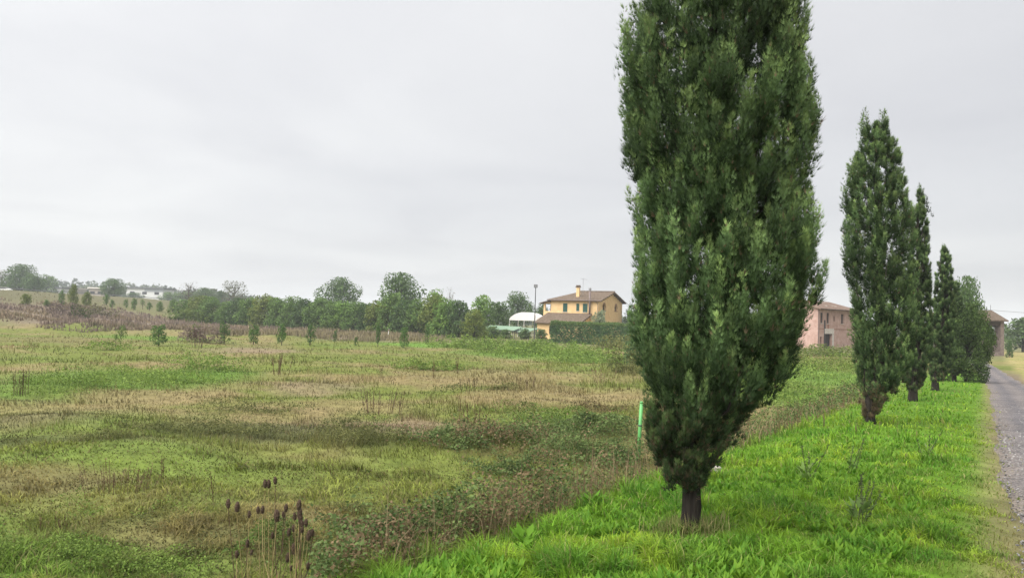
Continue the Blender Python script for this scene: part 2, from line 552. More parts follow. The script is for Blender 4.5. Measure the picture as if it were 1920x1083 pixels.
def build_track():
    m = bpy.data.materials.new('gravel'); m.use_nodes = True
    t = m.node_tree; t.nodes.clear(); L = t.links.new
    out = N(t, 'ShaderNodeOutputMaterial'); b = N(t, 'ShaderNodeBsdfPrincipled', Roughness=0.85)
    b.inputs['Specular IOR Level'].default_value = .3
    g = N(t, 'ShaderNodeNewGeometry')
    vo = N(t, 'ShaderNodeTexVoronoi', Scale=38.0); L(g.outputs['Position'], vo.inputs['Vector'])
    n1 = N(t, 'ShaderNodeTexNoise', Scale=1.3, Detail=6.0); L(g.outputs['Position'], n1.inputs['Vector'])
    rp = N(t, 'ShaderNodeValToRGB')
    e = rp.color_ramp.elements
    e[0].position = .25; e[0].color = (.060, .057, .060, 1); e[1].position = .8; e[1].color = (.225, .208, .205, 1)
    sp = N(t, 'ShaderNodeSeparateColor'); L(vo.outputs['Color'], sp.inputs[0])
    mx = N(t, 'ShaderNodeMath', operation='MULTIPLY_ADD'); L(sp.outputs[0], mx.inputs[0]); mx.inputs[1].default_value = .55
    ad = N(t, 'ShaderNodeMath', operation='MULTIPLY'); L(n1.outputs[0], ad.inputs[0]); ad.inputs[1].default_value = .55
    L(ad.outputs[0], mx.inputs[2]); L(mx.outputs[0], rp.inputs[0])
    at_ = N(t, 'ShaderNodeAttribute', attribute_name='col')
    wm = N(t, 'ShaderNodeVectorMath', operation='MULTIPLY'); L(rp.outputs[0], wm.inputs[0]); L(at_.outputs['Color'], wm.inputs[1])
    L(wm.outputs[0], b.inputs['Base Color'])
    bp = N(t, 'ShaderNodeBump', Strength=.9, Distance=.02); L(vo.outputs['Distance'], bp.inputs['Height']); L(bp.outputs[0], b.inputs['Normal'])
    L(b.outputs[0], out.inputs[0])
    ss = np.concatenate([np.arange(-12, 30, .25), np.arange(30, 150, 1.0)])
    nt_ = 13
    rows = []
    for s in ss:
        c = -0.00035 * max(0, s - 25) ** 2            # the track swings left far away
        e0 = 2.38 + .22 * float(sstep(7, 1, s)) + .16 * (fbm(s / 1.4, 0.3, 71, 3) - .5) * 2 + c
        e1 = 4.55 + .22 * (fbm(s / 1.7, 5.3, 72, 3) - .5) * 2 + c
        tt = np.linspace(e0, e1, nt_)
        x, y = xy_of(s, tt)
        z = height(x, y) + .030 - .035 * (np.abs(np.linspace(-1, 1, nt_)) ** 6)
        rows.append(np.stack([x, y, z], 1))
    V = np.concatenate(rows); n = len(ss)
    i, j = np.meshgrid(np.arange(n - 1), np.arange(nt_ - 1), indexing='ij')
    F = np.stack([i * nt_ + j, i * nt_ + j + 1, (i + 1) * nt_ + j + 1, (i + 1) * nt_ + j], -1).reshape(-1, 4)
    fx = np.tile(np.linspace(0, 1, nt_), n)
    nz = fbm(V[:, 0] / .7, V[:, 1] / .7, 73, 3)
    rut = np.exp(-((fx - .30) / .11) ** 2) + np.exp(-((fx - .74) / .11) ** 2)
    cw = lerp(np.array([1.05, 1.0, .96]), np.array([.72, .72, .76]), np.clip(rut * (.5 + nz), 0, 1))
    cw = lerp(cw, np.array([1.15, 1.02, .80]), np.clip((np.abs(fx - .5) - .36) * 6, 0, 1) * sstep(.3, .6, nz))
    o = obj('gravel_track', np_mesh('gravel_track', V, F, cw, m, smooth=True))
    tag(o, 'grey gravel farm track running away at the right edge', 'track', kind='structure')
    # loose stones
    rng = np.random.default_rng(5)
    k = 4200
    inv = rng.uniform(1 / 30, 1 / 4.0, k); s = 1 / inv - 4; tt = rng.uniform(2.45, 4.6, k)
    s = np.where(rng.random(k) < .3, rng.uniform(-3, 14, k), s)
    x, y = xy_of(s, tt); z = height(x, y) + .022
    r = rng.uniform(.006, .02, k) * np.clip((s + 5) / 8, 1, 2)
    octa = np.array([[1, 0, 0], [0, 1, 0], [-1, 0, 0], [0, -1, 0], [0, 0, .8], [0, 0, -.8]])
    V = octa[None] * (r[:, None, None] * rng.uniform(.6, 1.3, (k, 6, 1))) + np.stack([x, y, z], 1)[:, None]
    f = np.array([[0, 1, 4], [1, 2, 4], [2, 3, 4], [3, 0, 4], [1, 0, 5], [2, 1, 5], [3, 2, 5], [0, 3, 5]])
    F = (np.arange(k)[:, None, None] * 6 + f[None]).reshape(-1, 3)
    g = rng.uniform(.07, .27, k)
    C = np.repeat(np.stack([g, g * .96, g * .93], 1), 6, 0)
    o = obj('loose_gravel', np_mesh('loose_gravel', V.reshape(-1, 3), F, C, mat_attr('stone', .85)))
    tag(o, 'loose pale gravel stones strewn over the track and its verge', 'gravel', kind='stuff')


build_track()


# ------------------------------------------------------------------ grass
def view_points(rng, m, y0, y1, a0=-39, a1=39):
    """points on the land, spread evenly over the depth seen from the track"""
    d = 1 / rng.uniform(1 / y1, 1 / y0, m)
    a = np.tan(np.radians(rng.uniform(a0, a1, m)))
    return a * d, d


def build_grass():
    rng = np.random.default_rng(11)
    # bank
    c = Cards()
    m = 350000
    X, Y = view_points(rng, m, 3.4, 62, -20, 43)
    s, t = st_of(X, Y)
    edge = t + .6 * (fbm(s / .9, t / .9, 81, 3) - .5)
    far_k = sstep(60, 45, Y)
    keep = (edge > -2.1) & (edge < 2.62 + .25 * rng.normal(size=m)) & (rng.random(m) < far_k)
    lush = fbm(X / .55, Y / .55, 83, 3)
    fine = fbm(X / .16, Y / .16, 84, 2); mids = fbm(X / .38, Y / .38, 82, 2)
    keep &= rng.random(m) < .35 + .9 * sstep(.3, .65, fine)
    keep &= rng.random(m) < sstep(2.9, 2.0, edge) * .8 + .2
    X, Y, edge, lush, t, fine, mids = X[keep], Y[keep], edge[keep], lush[keep], t[keep], fine[keep], mids[keep]; m = len(X)
    P = np.stack([X, Y, height(X, Y) - .01], 1)
    hh = (.055 + .115 * sstep(.3, .7, lush)) * (.55 + .9 * sstep(.3, .7, fine) * (.4 + mids)) * rng.uniform(.5, 1.4, m) * (1 - .65 * sstep(1.4, 2.3, edge)) * (1 + .5 * sstep(-.8, -1.6, edge))
    w = np.maximum(.0062, .0011 * Y) * rng.uniform(.6, 1.6, m)
    az = 2.2 * fbm(X / .5, Y / .5, 85, 2) * math.pi + rng.normal(0, 1.7, m)
    n = fbm(X / 1.4, Y / 1.4, 87, 3); n2 = fbm(X / .35, Y / .35, 88, 2)
    col = lerp(C_LUSH * .95, np.array([.225, .325, .030]), sstep(.38, .66, n))
    col = lerp(col, np.array([.060, .165, .020]), np.maximum(sstep(.5, .75, n2), sstep(.52, .72, mids)) * .75)
    col = lerp(col, np.array([.24, .22, .09]), ((rng.random(m) < .08) * .8) + .55 * sstep(1.9, 2.6, edge))
    col = lerp(col, C_OLIVE * 1.3, sstep(-1.3, -1.9, edge) * .7)
    col *= 1.22 * rng.uniform(.65, 1.35, (m, 1))
    c.blades(P, hh, w, az, rng.uniform(.3, 1.35, m), col, rng=rng)
    k = 1500; a = rng.uniform(0, 6.28, k); q = .10 + np.abs(rng.normal(0, .16, k)); b0 = hit(1296, 1001)
    P = np.stack([b0.x + q * np.cos(a), b0.y + q * np.sin(a), 0 * a], 1); P[:, 2] = height(P[:, 0], P[:, 1]) - .01
    cc = lerp(np.array([.13, .19, .04]), np.array([.30, .26, .12]), (rng.random(k) < .35) * .9) * rng.uniform(.6, 1.3, (k, 1))
    c.blades(P, rng.uniform(.08, .24, k), np.full(k, .006), rng.uniform(0, 6.28, k), rng.uniform(.1, 1.2, k), cc, rng=rng)
    m = 60000
    X, Y = view_points(rng, m, 3.4, 26, 8, 44); s, t = st_of(X, Y)
    dn = fbm(X / .3, Y / .3, 89, 3)
    ok = (t > .9) & (t < 2.75) & (rng.random(m) < sstep(2.9, 1.9, t) * (.25 + sstep(.35, .65, dn)))
    X, Y, t, dn = X[ok], Y[ok], t[ok], dn[ok]; m = len(X)
    col = lerp(np.array([.15, .23, .035]), np.array([.25, .215, .09]), np.clip(sstep(1.9, 2.7, t) + rng.normal(0, .25, m), 0, 1)) * rng.uniform(.65, 1.3, (m, 1))
    c.blades(np.stack([X, Y, height(X, Y) - .005], 1), rng.uniform(.02, .075, m) * (.6 + dn), np.maximum(.0055, .001 * Y) * rng.uniform(.6, 1.4, m), rng.uniform(0, 6.28, m), rng.uniform(.4, 1.4, m), col, rng=rng)
    # plantain-like leaves between the blades
    k = 7000
    X, Y = view_points(rng, k, 3.8, 22, -12, 40); s, t = st_of(X, Y)
    dens = fbm(X / .9, Y / .9, 90, 2)
    ok = (t > -1.6) & (t < 1.7) & (dens > .47); X, Y = X[ok], Y[ok]; k = len(X)
    rep = 6
    X = np.repeat(X, rep); Y = np.repeat(Y, rep); a = rng.uniform(0, 2 * math.pi, k * rep)
    D = np.stack([np.cos(a), np.sin(a), rng.uniform(.5, 1.8, k * rep)], 1)
    P = np.stack([X, Y, height(X, Y) + .02], 1)
    ln = rng.uniform(.06, .13, k * rep)
    col = lerp(np.array([.09, .22, .02]), np.array([.17, .30, .03]), rng.random(k * rep))
    Nn = np.stack([-np.cos(a), -np.sin(a), np.ones(k * rep)], 1)
    c.leaves(P, D, Nn, ln, ln * rng.uniform(.20, .34, k * rep), col)
    o = c.build('bank_grass', M_GRASS)
    tag(o, 'lush bright green grass covering the bank under the cypresses', 'grass', kind='stuff')

    # field
    c = Cards()
    m = 360000
    X, Y = view_points(rng, m, 6.2, 190, -42, 39)
    s, t = st_of(X, Y)
    keep = (t < -2.6) | (Y > 70)
    keep &= (t < 2.2) & ((Y < 125) | (X < -.08 * Y))
    X, Y, t = X[keep], Y[keep], t[keep]; m = len(X)
    col = np.where((Y < 96)[:, None], field_color(X, Y), land_color(X, Y))
    col *= 1.0 + sstep(24, 10, Y)[:, None] * np.array([.34, .22, .15])
    tuft = np.where(Y < 22, fbm(X / .7, Y / .7, 91, 3), np.where(Y < 50, fbm(X / 1.6, Y / 1.6, 92, 3), fbm(X / 3.2, Y / 3.2, 94, 3)))
    col *= ((.72 + .56 * sstep(.3, .7, fbm(X / 1.1, Y / .9, 96, 3))) * (.70 + .55 * sstep(.32, .68, tuft)))[:, None]  # tuft shading put into the blade colour: gaps darker, tufts lighter
    big = fbm(X / 4, Y / 3, 93, 3)
    hh = (.07 + .05 * sstep(20, 40, Y) + (.20 + .14 * sstep(18, 45, Y)) * sstep(.38, .72, tuft) * sstep(.2, .7, big)) * rng.uniform(.5, 1.4, m)
    near = sstep(30, 12, Y)
    w = np.maximum(.006, .00115 * Y) * rng.uniform(.6, 1.5, m)
    az = 2.0 * fbm(X / 2.5, Y / 2.5, 95, 2) * math.pi + rng.normal(0, 1.4, m)
    vr = (.45 - .22 * sstep(20, 45, Y))[:, None]
    col *= 1.04 * (1 + vr * rng.uniform(-1, 1, (m, 1)))
    dead = (rng.random(m) < .16 - .08 * sstep(20, 45, Y))
    col = lerp(col, C_STRAW * 1.15, dead * .7)
    col = lerp(col, C_DARK * .9, (rng.random(m) < .10 - .07 * sstep(20, 45, Y)) * .7)
    P = np.stack([X, Y, height(X, Y) - .02], 1)
    nr = Y < 17
    c.blades(P[nr], hh[nr], w[nr], az[nr], rng.uniform(.5, 1.45, nr.sum()), col[nr], rng=rng)
    fr = ~nr
    c.blades(P[fr], hh[fr] * 1.3, w[fr], az[fr], rng.uniform(.2, 1.0, fr.sum()), col[fr], segs=1, rng=rng)
    o = c.build('field_grass', M_GRASS)
    tag(o, 'tangled straw and green grass over the abandoned field', 'grass', kind='stuff')

    # mown field right of the track
    c = Cards()
    m = 26000
    X, Y = view_points(rng, m, 9, 130, 24, 42); s, t = st_of(X, Y)
    ok = t > 4.7; X, Y = X[ok], Y[ok]; m = len(X)
    P = np.stack([X, Y, height(X, Y) - .01], 1)
    col = land_color(X, Y) * rng.uniform(.7, 1.3, (m, 1))
    c.blades(P, rng.uniform(.03, .10, m), np.maximum(.006, .0012 * Y), rng.uniform(0, 6.28, m), rng.uniform(.2, 1, m), col, segs=1, rng=rng)
    tag(c.build('mown_grass', M_GRASS), 'short yellowed mown grass right of the gravel track', 'grass', kind='stuff')

    # heath: tall dead stalks far left
    c = Cards()
    m = 60000
    X, Y = view_points(rng, m, 88, 168, -40, -5)
    n = fbm(X / 8, Y / 8, 51, 2)
    lim = np.interp(X, [-110, -60, -30, -12], [98, 99, 100, 106]) + 22 * (n - .5)
    up = (X - road_x(Y) > 22 + 14 * fbm(X / 6, Y / 6, 54, 2)) & (Y < np.interp(X, [-110, -60, -25, -10], [165, 175, 160, 128]))
    ok = (Y > lim) & up & (rng.random(m) < sstep(.25, .6, fbm(X / 3, Y / 3, 53, 3)))
    X, Y = X[ok], Y[ok]; m = len(X)
    P = np.stack([X, Y, height(X, Y) - .05], 1)
    col = lerp(C_HEATH * 1.2, np.array([.23, .18, .115]), sstep(.4, .7, fbm(X / 5, Y / 5, 57, 3)))
    col = lerp(col, C_DARK * 1.3, sstep(.58, .75, fbm(X / 2.5, Y / 2.5, 58, 3)) * .45)
    col = lerp(col, np.array([.185, .165, .085]), sstep(-60, -28, X) * rng.uniform(.4, 1, m))
    col *= rng.uniform(.7, 1.4, (m, 1))
    c.blades(P, rng.uniform(.3, .85, m) * (.35 + 1.3 * fbm(X / 3, Y / 3, 59, 2)), .0020 * Y * rng.uniform(.6, 1.5, m), rng.uniform(0, 6.28, m), rng.uniform(0, .35, m), col, segs=1, rng=rng)
    tag(c.build('dry_heath', M_DRY), 'brown purple mass of dead stalks across the far left field', 'dry weeds', kind='stuff')


build_grass()


# ------------------------------------------------------------------ brambles and weeds
def leafy_mass(c, rng, m, X, Y, hmax, size, cols, brown=None, stalk=0.0):
    """leaf cards spread through a low mass standing on the ground"""
    top = hmax * (.15 + 1.25 * sstep(.25, .75, fbm(X / .8, Y / .8, 101, 3)))
    z = height(X, Y) + top * np.sqrt(rng.random(m))
    P = np.stack([X, Y, z], 1)
    D = rand_dirs(rng, m) * [1, 1, .6]
    Nn = rand_dirs(rng, m) * [.7, .7, .5] + [0, 0, .7]
    n = fbm(X / .5, Y / .5, 103, 2)
    col = lerp(cols[0], cols[1], np.clip(n * 1.4 - .2 + rng.normal(0, .15, m), 0, 1))
    if brown is not None:
        col = lerp(col, brown, (rng.random(m) < sstep(.48, .68, fbm(X / 1.1, Y / 1.1, 105, 2)) * .5 + .05) * 1.0)
    col = col * rng.uniform(.7, 1.3, (m, 1))
    ln = size * rng.uniform(.6, 1.4, m)
    c.leaves(P, D, Nn, ln, ln * rng.uniform(.5, .8, m), col)


def build_brambles():
    rng = np.random.default_rng(23)
    c = Cards()
    G1 = np.array([.042, .072, .022]); G2 = np.array([.145, .200, .065]); BR = np.array([.180, .130, .072])
    # the strip at the foot of the bank
    m = 80000
    inv = rng.uniform(1 / 42, 1 / 3.4, m); s = 1 / inv - 6.0
    t = -2.95 + rng.normal(0, .55, m) + .8 * (fbm(s / 2.2, 0 * s, 111, 2) - .5)
    X, Y = xy_of(s, t)
    ok = (t < -1.75) & (Y > 3.2) & ((Y > 8) | (X > -.25 * Y + .3 * (fbm(X / .5, Y / .5, 115, 2) - .5))); X, Y, s = X[ok], Y[ok], s[ok]; m = len(X)
    wid = .55 + .45 * fbm(s / 1.5, s * 0 + 2, 113, 2)
    leafy_mass(c, rng, m, X, Y, .80 * wid, np.maximum(.040, .0029 * Y), (G1, G2), BR)
    # second strip in the field
    for px, py, rx, ry, k, h in [(960, 825, 2.6, 1.5, 9000, .45), (1100, 812, 2.0, 1.2, 7000, .45), (850, 838, 1.2, .6, 2500, .35), (690, 1010, .7, .4, 3000, .4), (1120, 870, 1.6, .8, 7000, .5), (980, 890, 1.2, .6, 4000, .5)]:
        p = hit(px, py)
        X = p.x + rx * rng.normal(0, .5, k); Y = p.y + ry * rng.normal(0, .5, k)
        leafy_mass(c, rng, k, X, Y, h, np.maximum(.05, .0030 * Y), (G1, G2), BR)
    # canes and dead stems
    k = 1200
    inv = rng.uniform(1 / 38, 1 / 4, k); s = 1 / inv - 6.0; t = -2.3 + rng.normal(0, .6, k)
    X, Y = xy_of(s, t); ok = (Y > 3.5) & (t < -1.6); X, Y = X[ok], Y[ok]; k = len(X)
    P = np.stack([X, Y, height(X, Y)], 1)
    col = lerp(np.array([.14, .09, .055]), np.array([.26, .21, .12]), rng.random(k))
    c.blades(P, rng.uniform(.4, 1.0, k), np.maximum(.006, .0009 * Y), rng.uniform(0, 6.28, k), rng.uniform(0, .8, k), col, rng=rng)
    tag(c.build('brambles', M_LEAF), 'brown and green bramble thicket along the foot of the grassy bank', 'brambles', kind='stuff')

    c = Cards()
    GA, GB = np.array([.095, .16, .030]), np.array([.20, .275, .06])
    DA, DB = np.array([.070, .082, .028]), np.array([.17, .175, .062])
    W = [  # px, py, rx, ry, count, height, size factor, colours
        (530, 815, 3.2, 1.4, 8000, .42, 1, (DA, DB)), (650, 830, 1.2, .7, 2200, .36, 1, (DA, DB)), (90, 828, 3.0, .8, 5000, .40, 1, (DA, DB)),  # dark bands: weeds whose colour also carries the shade of the mounds
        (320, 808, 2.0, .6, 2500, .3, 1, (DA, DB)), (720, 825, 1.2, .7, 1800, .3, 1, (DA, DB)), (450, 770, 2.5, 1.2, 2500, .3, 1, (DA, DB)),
        (240, 715, 4.6, 4.5, 8000, .40, 1, (GA, GB)), (390, 695, 2.2, 2.5, 4000, .75, 1, (GA, GB)), (120, 725, 2.5, 2.5, 3000, .4, 1, (GA, GB)),
        (160, 1050, 1.8, .8, 7000, .32, 1, (GA, GB)), (40, 1060, 1.0, .6, 4000, .32, 1, (GA, GB)), (230, 960, 1.0, .4, 2000, .25, 1, (GA, GB)),
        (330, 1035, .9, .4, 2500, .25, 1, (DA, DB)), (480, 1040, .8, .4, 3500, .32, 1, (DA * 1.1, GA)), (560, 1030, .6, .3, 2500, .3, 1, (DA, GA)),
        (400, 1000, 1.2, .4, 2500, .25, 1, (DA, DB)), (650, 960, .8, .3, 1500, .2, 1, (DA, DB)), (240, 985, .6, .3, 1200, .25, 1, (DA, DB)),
        (940, 655, 8, 5, 7000, 1.0, 1, (GA, GB)), (1020, 665, 7, 5, 7000, 1.0, 1, (GA, GB)), (1100, 678, 5, 5, 5000, .9, 1, (GA, GB)), (870, 652, 5, 3, 3500, 1.1, 1, (GA, GB)),
        (780, 690, 2.2, 2.0, 2000, .5, 1, (GA * .9, GB * .9)), (830, 692, 2.0, 2.0, 1500, .4, 1, (GA * .9, GB * .9)),
        (1180, 700, 1.6, 1.6, 3500, 1.6, 1, (DA * 1.2, np.array([.15, .15, .05]))), (1160, 655, 4, 4, 3500, 1.5, 1, (DA * 1.5, np.array([.20, .20, .06]))),
        (1450, 700, 6, 8, 8000, .8, 1, (GA, GB * 1.1)), (1540, 690, 7, 9, 9000, .9, 1, (GA, np.array([.17, .20, .045]))), (1500, 740, 4, 4, 6000, .6, 1, (GA, GB)), (1580, 760, 3, 3, 5000, .5, 1, (GA, GB)),
        (1560, 668, 7, 4, 5000, 1.1, 1, (GA, np.array([.17, .19, .05]))), (1400, 735, 2.5, 2.5, 3500, .8, 1, (GA, GB)),
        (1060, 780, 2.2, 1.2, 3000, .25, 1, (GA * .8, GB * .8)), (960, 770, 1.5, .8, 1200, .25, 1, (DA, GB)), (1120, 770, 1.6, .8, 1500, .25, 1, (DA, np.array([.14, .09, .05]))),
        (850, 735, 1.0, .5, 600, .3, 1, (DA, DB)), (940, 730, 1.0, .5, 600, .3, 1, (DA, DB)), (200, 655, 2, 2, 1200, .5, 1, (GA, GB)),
        (375, 642, 2.4, 1.4, 1800, 1.2, 1, (C_HEATH * .8, C_HEATH * 1.3)), (120, 590, 3.5, 3, 1200, 1.6, 1, (C_HEATH * .5, C_HEATH * .9)), (150, 595, 2, 2, 700, 1.5, 1, (DA, C_GREEN * .6)), (175, 590, 5, 3, 1200, 1.5, 1, (C_HEATH * .5, DB)),
        (640, 620, 6, 3, 3500, 1.4, 1, (GA * .8, np.array([.15, .16, .06]))), (590, 615, 5, 3, 2500, 1.3, 1, (C_HEATH, np.array([.16, .13, .07]))),
    ]
    for q in range(15):
        W.append((350 + 38 * q, float(np.interp(350 + 38 * q, [345, 640, 900], [602, 617, 634])), 5, 3, 1100, 2.0, 1.3, (GA * .55, GB * .6)))
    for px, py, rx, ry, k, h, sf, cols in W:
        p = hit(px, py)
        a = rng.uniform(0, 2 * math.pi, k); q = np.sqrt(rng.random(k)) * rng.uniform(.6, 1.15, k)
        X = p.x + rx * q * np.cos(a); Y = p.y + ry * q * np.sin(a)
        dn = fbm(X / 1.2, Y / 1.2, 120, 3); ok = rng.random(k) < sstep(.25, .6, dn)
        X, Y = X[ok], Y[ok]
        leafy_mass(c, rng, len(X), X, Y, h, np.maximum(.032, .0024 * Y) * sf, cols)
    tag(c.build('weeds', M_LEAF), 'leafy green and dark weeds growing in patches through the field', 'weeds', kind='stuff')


build_brambles()


# ------------------------------------------------------------------ cypresses
def trunk_mesh(name, rng, pts, rad, seg=14, rough=.10, mat=M_BARK):
    mb = MB(); mb.tube(pts, rad, seg, caps=True)
    V = np.array([tuple(v) for v in mb.v])
    n = len(pts)
    for i in range(n):
        cxy = np.array(pts[i])
        for k in range(seg):
            q = V[i * seg + k] - cxy
            V[i * seg + k] = cxy + q * (1 + rough * (rng.random() - .5) * 2 + rough * 1.2 * math.sin(k * 2.6 + i * .35))
    mb.v = [tuple(v) for v in V]
    return mb.mesh(name, mat, smooth=True)


def cypress(name, base, zs, Ls, Rs, label, nplume, nspray, size, seed, leaders=(), trunk_r=.12, zfork=.45, side_gap=None, tint=1.0, skirt=.22):
    """crown outlined by left/right reach (metres) at heights zs above the base"""
    rng = np.random.default_rng(seed)
    zs = np.array(zs); Ls = np.array(Ls); Rs = np.array(Rs)
    o = empty(name, base, label, 'tree', 'cypresses lining the gravel track')
    Hh = zs[-1]

    def axis(z):
        return (np.interp(z, zs, Ls) + np.interp(z, zs, Rs)) / 2

    def reach(z):
        return (np.interp(z, zs, Rs) - np.interp(z, zs, Ls)) / 2
    # trunk
    n = 16
    zt = np.concatenate([[-.10, .10, .24], np.linspace(.5, Hh * .9, n - 3)])
    ax = np.array([0 if z < zfork else axis(z) * min(1, (z - zfork) / 1.2) * .8 for z in zt])
    pts = [((ax[i]) + .012 * math.sin(i * 1.7) * (i > 2), .02 * math.sin(i * 1.1), zt[i]) for i in range(n)]
    rad = [max(.012, trunk_r * (1.55 if i == 0 else 1.12 if zt[i] < .25 else 1.0) * (1 - zt[i] / (Hh * .97)) ** .75) if zt[i] < Hh * .95 else .012 for i in range(n)]
    obj('trunk', trunk_mesh('trunk', rng, pts, rad, 16), o)
    lb = MB()
    for i in range(26):
        z0 = zfork + .15 + (Hh * .75) * rng.random(); a = rng.uniform(0, 6.28)
        r1 = reach(min(Hh, z0 + .9)) * .8
        x0 = axis(z0) * .8
        p0 = Vector((x0, 0, z0)); p2 = Vector((axis(min(Hh, z0 + 1.0)) + r1 * math.cos(a), r1 * math.sin(a), z0 + 1.0)); p1 = (p0 + p2) / 2 + Vector((.12 * math.cos(a), .12 * math.sin(a), -.15))
        lb.tube([p0, p1, p2], [trunk_r * .22, trunk_r * .16, .006], 6)
    lb.build('limbs', M_BARK, o, True)
    # plumes
    m = nplume
    zl_ = np.linspace(zs[0], Hh, 400)
    wts = (reach(zl_) + .05) * (np.where(zl_ > 5.1, .42, 1.0) if seed == 1 else 1.0)
    cdf = np.cumsum(wts) / wts.sum()
    zt = np.interp(rng.random(m), cdf, np.linspace(zs[0], Hh, 400))
    phi = rng.uniform(0, 2 * math.pi, m)
    inner = rng.random(m) < .27
    q = np.where(inner, rng.uniform(.0, .78, m) ** .8, rng.uniform(.78, 1.05, m) + .10 * (fbm(phi * 1.3, zt * 1.1, seed, 2) - .5))
    L = rng.uniform(.30, .85, m) ** 1.1 * np.clip(reach(zt) * 1.1, .35, 1.0)
    hol = sstep(.52, .74, fbm(np.cos(phi) * 1.6 + 4, zt * 1.15 + np.sin(phi) * 1.6, seed + 20, 2))
    q = q * (1 - .18 * hol)
    wisp = (rng.random(m) < .035) & ~inner
    q = np.where(wisp, rng.uniform(1.0, 1.09, m), q); L = np.where(wisp, L * 1.25, L)
    tip = np.stack([axis(zt) + reach(zt) * q * np.cos(phi), reach(zt) * q * np.sin(phi), zt], 1)
    for (lx, ly, lz) in leaders:
        tip = np.concatenate([tip, np.array([[lx, ly, lz]]) + rng.normal(0, .03, (5, 3)) * [1, 1, 3]])
        phi = np.concatenate([phi, np.full(5, math.atan2(ly, lx - axis(min(lz, Hh))) )]); L = np.concatenate([L, rng.uniform(.7, 1.1, 5)])
        inner = np.concatenate([inner, np.zeros(5, bool)])
    m = len(tip)
    rad_dir = np.stack([np.cos(phi), np.sin(phi), 0 * phi], 1)
    basep = tip - rad_dir * (L * rng.uniform(.12, .45, m))[:, None] - np.array([0, 0, 1.0]) * (L * .92)[:, None]
    basep[:, 2] = np.maximum(basep[:, 2], zs[0] - .08 + .1 * rng.random(m))
    tip[:, :2] += rng.normal(0, .035, (m, 2))
    ctl = (basep + tip) / 2 + rad_dir * (L * .14)[:, None] - np.array([0, 0, .05])
    lightness = rng.uniform(.70, 1.30, m) * (.72 + .56 * sstep(.3, .7, fbm(tip[:, 0] * 2.2 + tip[:, 1] * 1.7, tip[:, 2] * 1.3, seed + 9, 2)))
    warm = rng.random(m)
    # sprays
    k = nspray
    ii = np.repeat(np.arange(m), k); M_ = len(ii)
    u = rng.random(M_) ** 1.05
    u1 = (1 - u)[:, None]; uu = u[:, None]
    pos = basep[ii] * u1 * u1 + ctl[ii] * 2 * uu * u1 + tip[ii] * uu * uu
    tan = (ctl[ii] - basep[ii]) * u1 + (tip[ii] - ctl[ii]) * uu
    tan /= np.linalg.norm(tan, axis=1, keepdims=True) + 1e-6
    off = rand_dirs(rng, M_); off -= tan * (off * tan).sum(1, keepdims=True)
    rp = (.118 * np.clip(1.12 - u, 0.03, 1) ** .65 * np.clip(u * 6, .3, 1)) * rng.random(M_) ** .55 * (L[ii] + .30)
    pos = pos + off * rp[:, None]
    onrm = off / (np.linalg.norm(off, axis=1, keepdims=True) + 1e-6)
    D = tan * 1.0 + onrm * rng.uniform(.1, .85, M_)[:, None] + rad_dir[ii] * .14 + rand_dirs(rng, M_) * .36 + [0, 0, .50]
    D /= np.linalg.norm(D, axis=1, keepdims=True)
    S = np.cross(D, rand_dirs(rng, M_)); S /= np.linalg.norm(S, axis=1, keepdims=True) + 1e-6
    ln = size * rng.uniform(.6, 1.35, M_) * (1.1 - .35 * u)
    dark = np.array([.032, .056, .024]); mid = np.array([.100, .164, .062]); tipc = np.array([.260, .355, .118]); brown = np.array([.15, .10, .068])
    col = lerp(dark, mid, np.clip(u * 1.15 - .1 + rng.normal(0, .15, M_), 0, 1))  # shade of the crown's core put into the colour of inner sprays
    col = lerp(col, tipc, np.clip((u - .60) * 1.9, 0, 1) * warm[ii])  # pale tips: new growth plus plume highlights painted into the colour
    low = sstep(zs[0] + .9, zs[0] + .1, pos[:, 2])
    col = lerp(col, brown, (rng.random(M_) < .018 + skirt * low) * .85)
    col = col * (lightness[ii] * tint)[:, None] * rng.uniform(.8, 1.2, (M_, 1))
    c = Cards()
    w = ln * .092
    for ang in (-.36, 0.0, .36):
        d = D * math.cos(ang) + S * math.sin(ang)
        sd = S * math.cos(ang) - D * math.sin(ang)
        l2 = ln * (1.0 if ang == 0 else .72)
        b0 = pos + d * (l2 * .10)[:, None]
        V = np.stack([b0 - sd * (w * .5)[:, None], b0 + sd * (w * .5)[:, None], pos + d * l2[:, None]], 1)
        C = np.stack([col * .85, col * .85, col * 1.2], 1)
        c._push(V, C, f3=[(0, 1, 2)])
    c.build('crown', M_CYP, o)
    return o


p1 = hit(1296, 1001)
cypress('cypress_tree', (p1.x, p1.y, p1.z),
        0.955 * np.array([.46, .62, .80, 1.0, 1.2, 1.45, 1.70, 1.95, 2.35, 2.75, 3.05, 3.45, 3.9, 4.35, 4.85, 5.6, 6.6, 7.4, 7.8]),
        0.955 * np.array([-.10, -.24, -.36, -.44, -.48, -.52, -.56, -.58, -.56, -.56, -.58, -.58, -.66, -.70, -.63, -.55, -.30, .02, .14]),
        0.955 * np.array([.05, .13, .21, .29, .40, .60, .84, .97, 1.03, 1.05, 1.05, .98, 1.05, 1.00, .93, .82, .62, .32, .22]),
        'large dense cypress nearest the camera, its top cut off by the picture', 1650, 148, .070, 1,
        leaders=[(-.70, -.1, 4.5)], trunk_r=.070, zfork=.45)


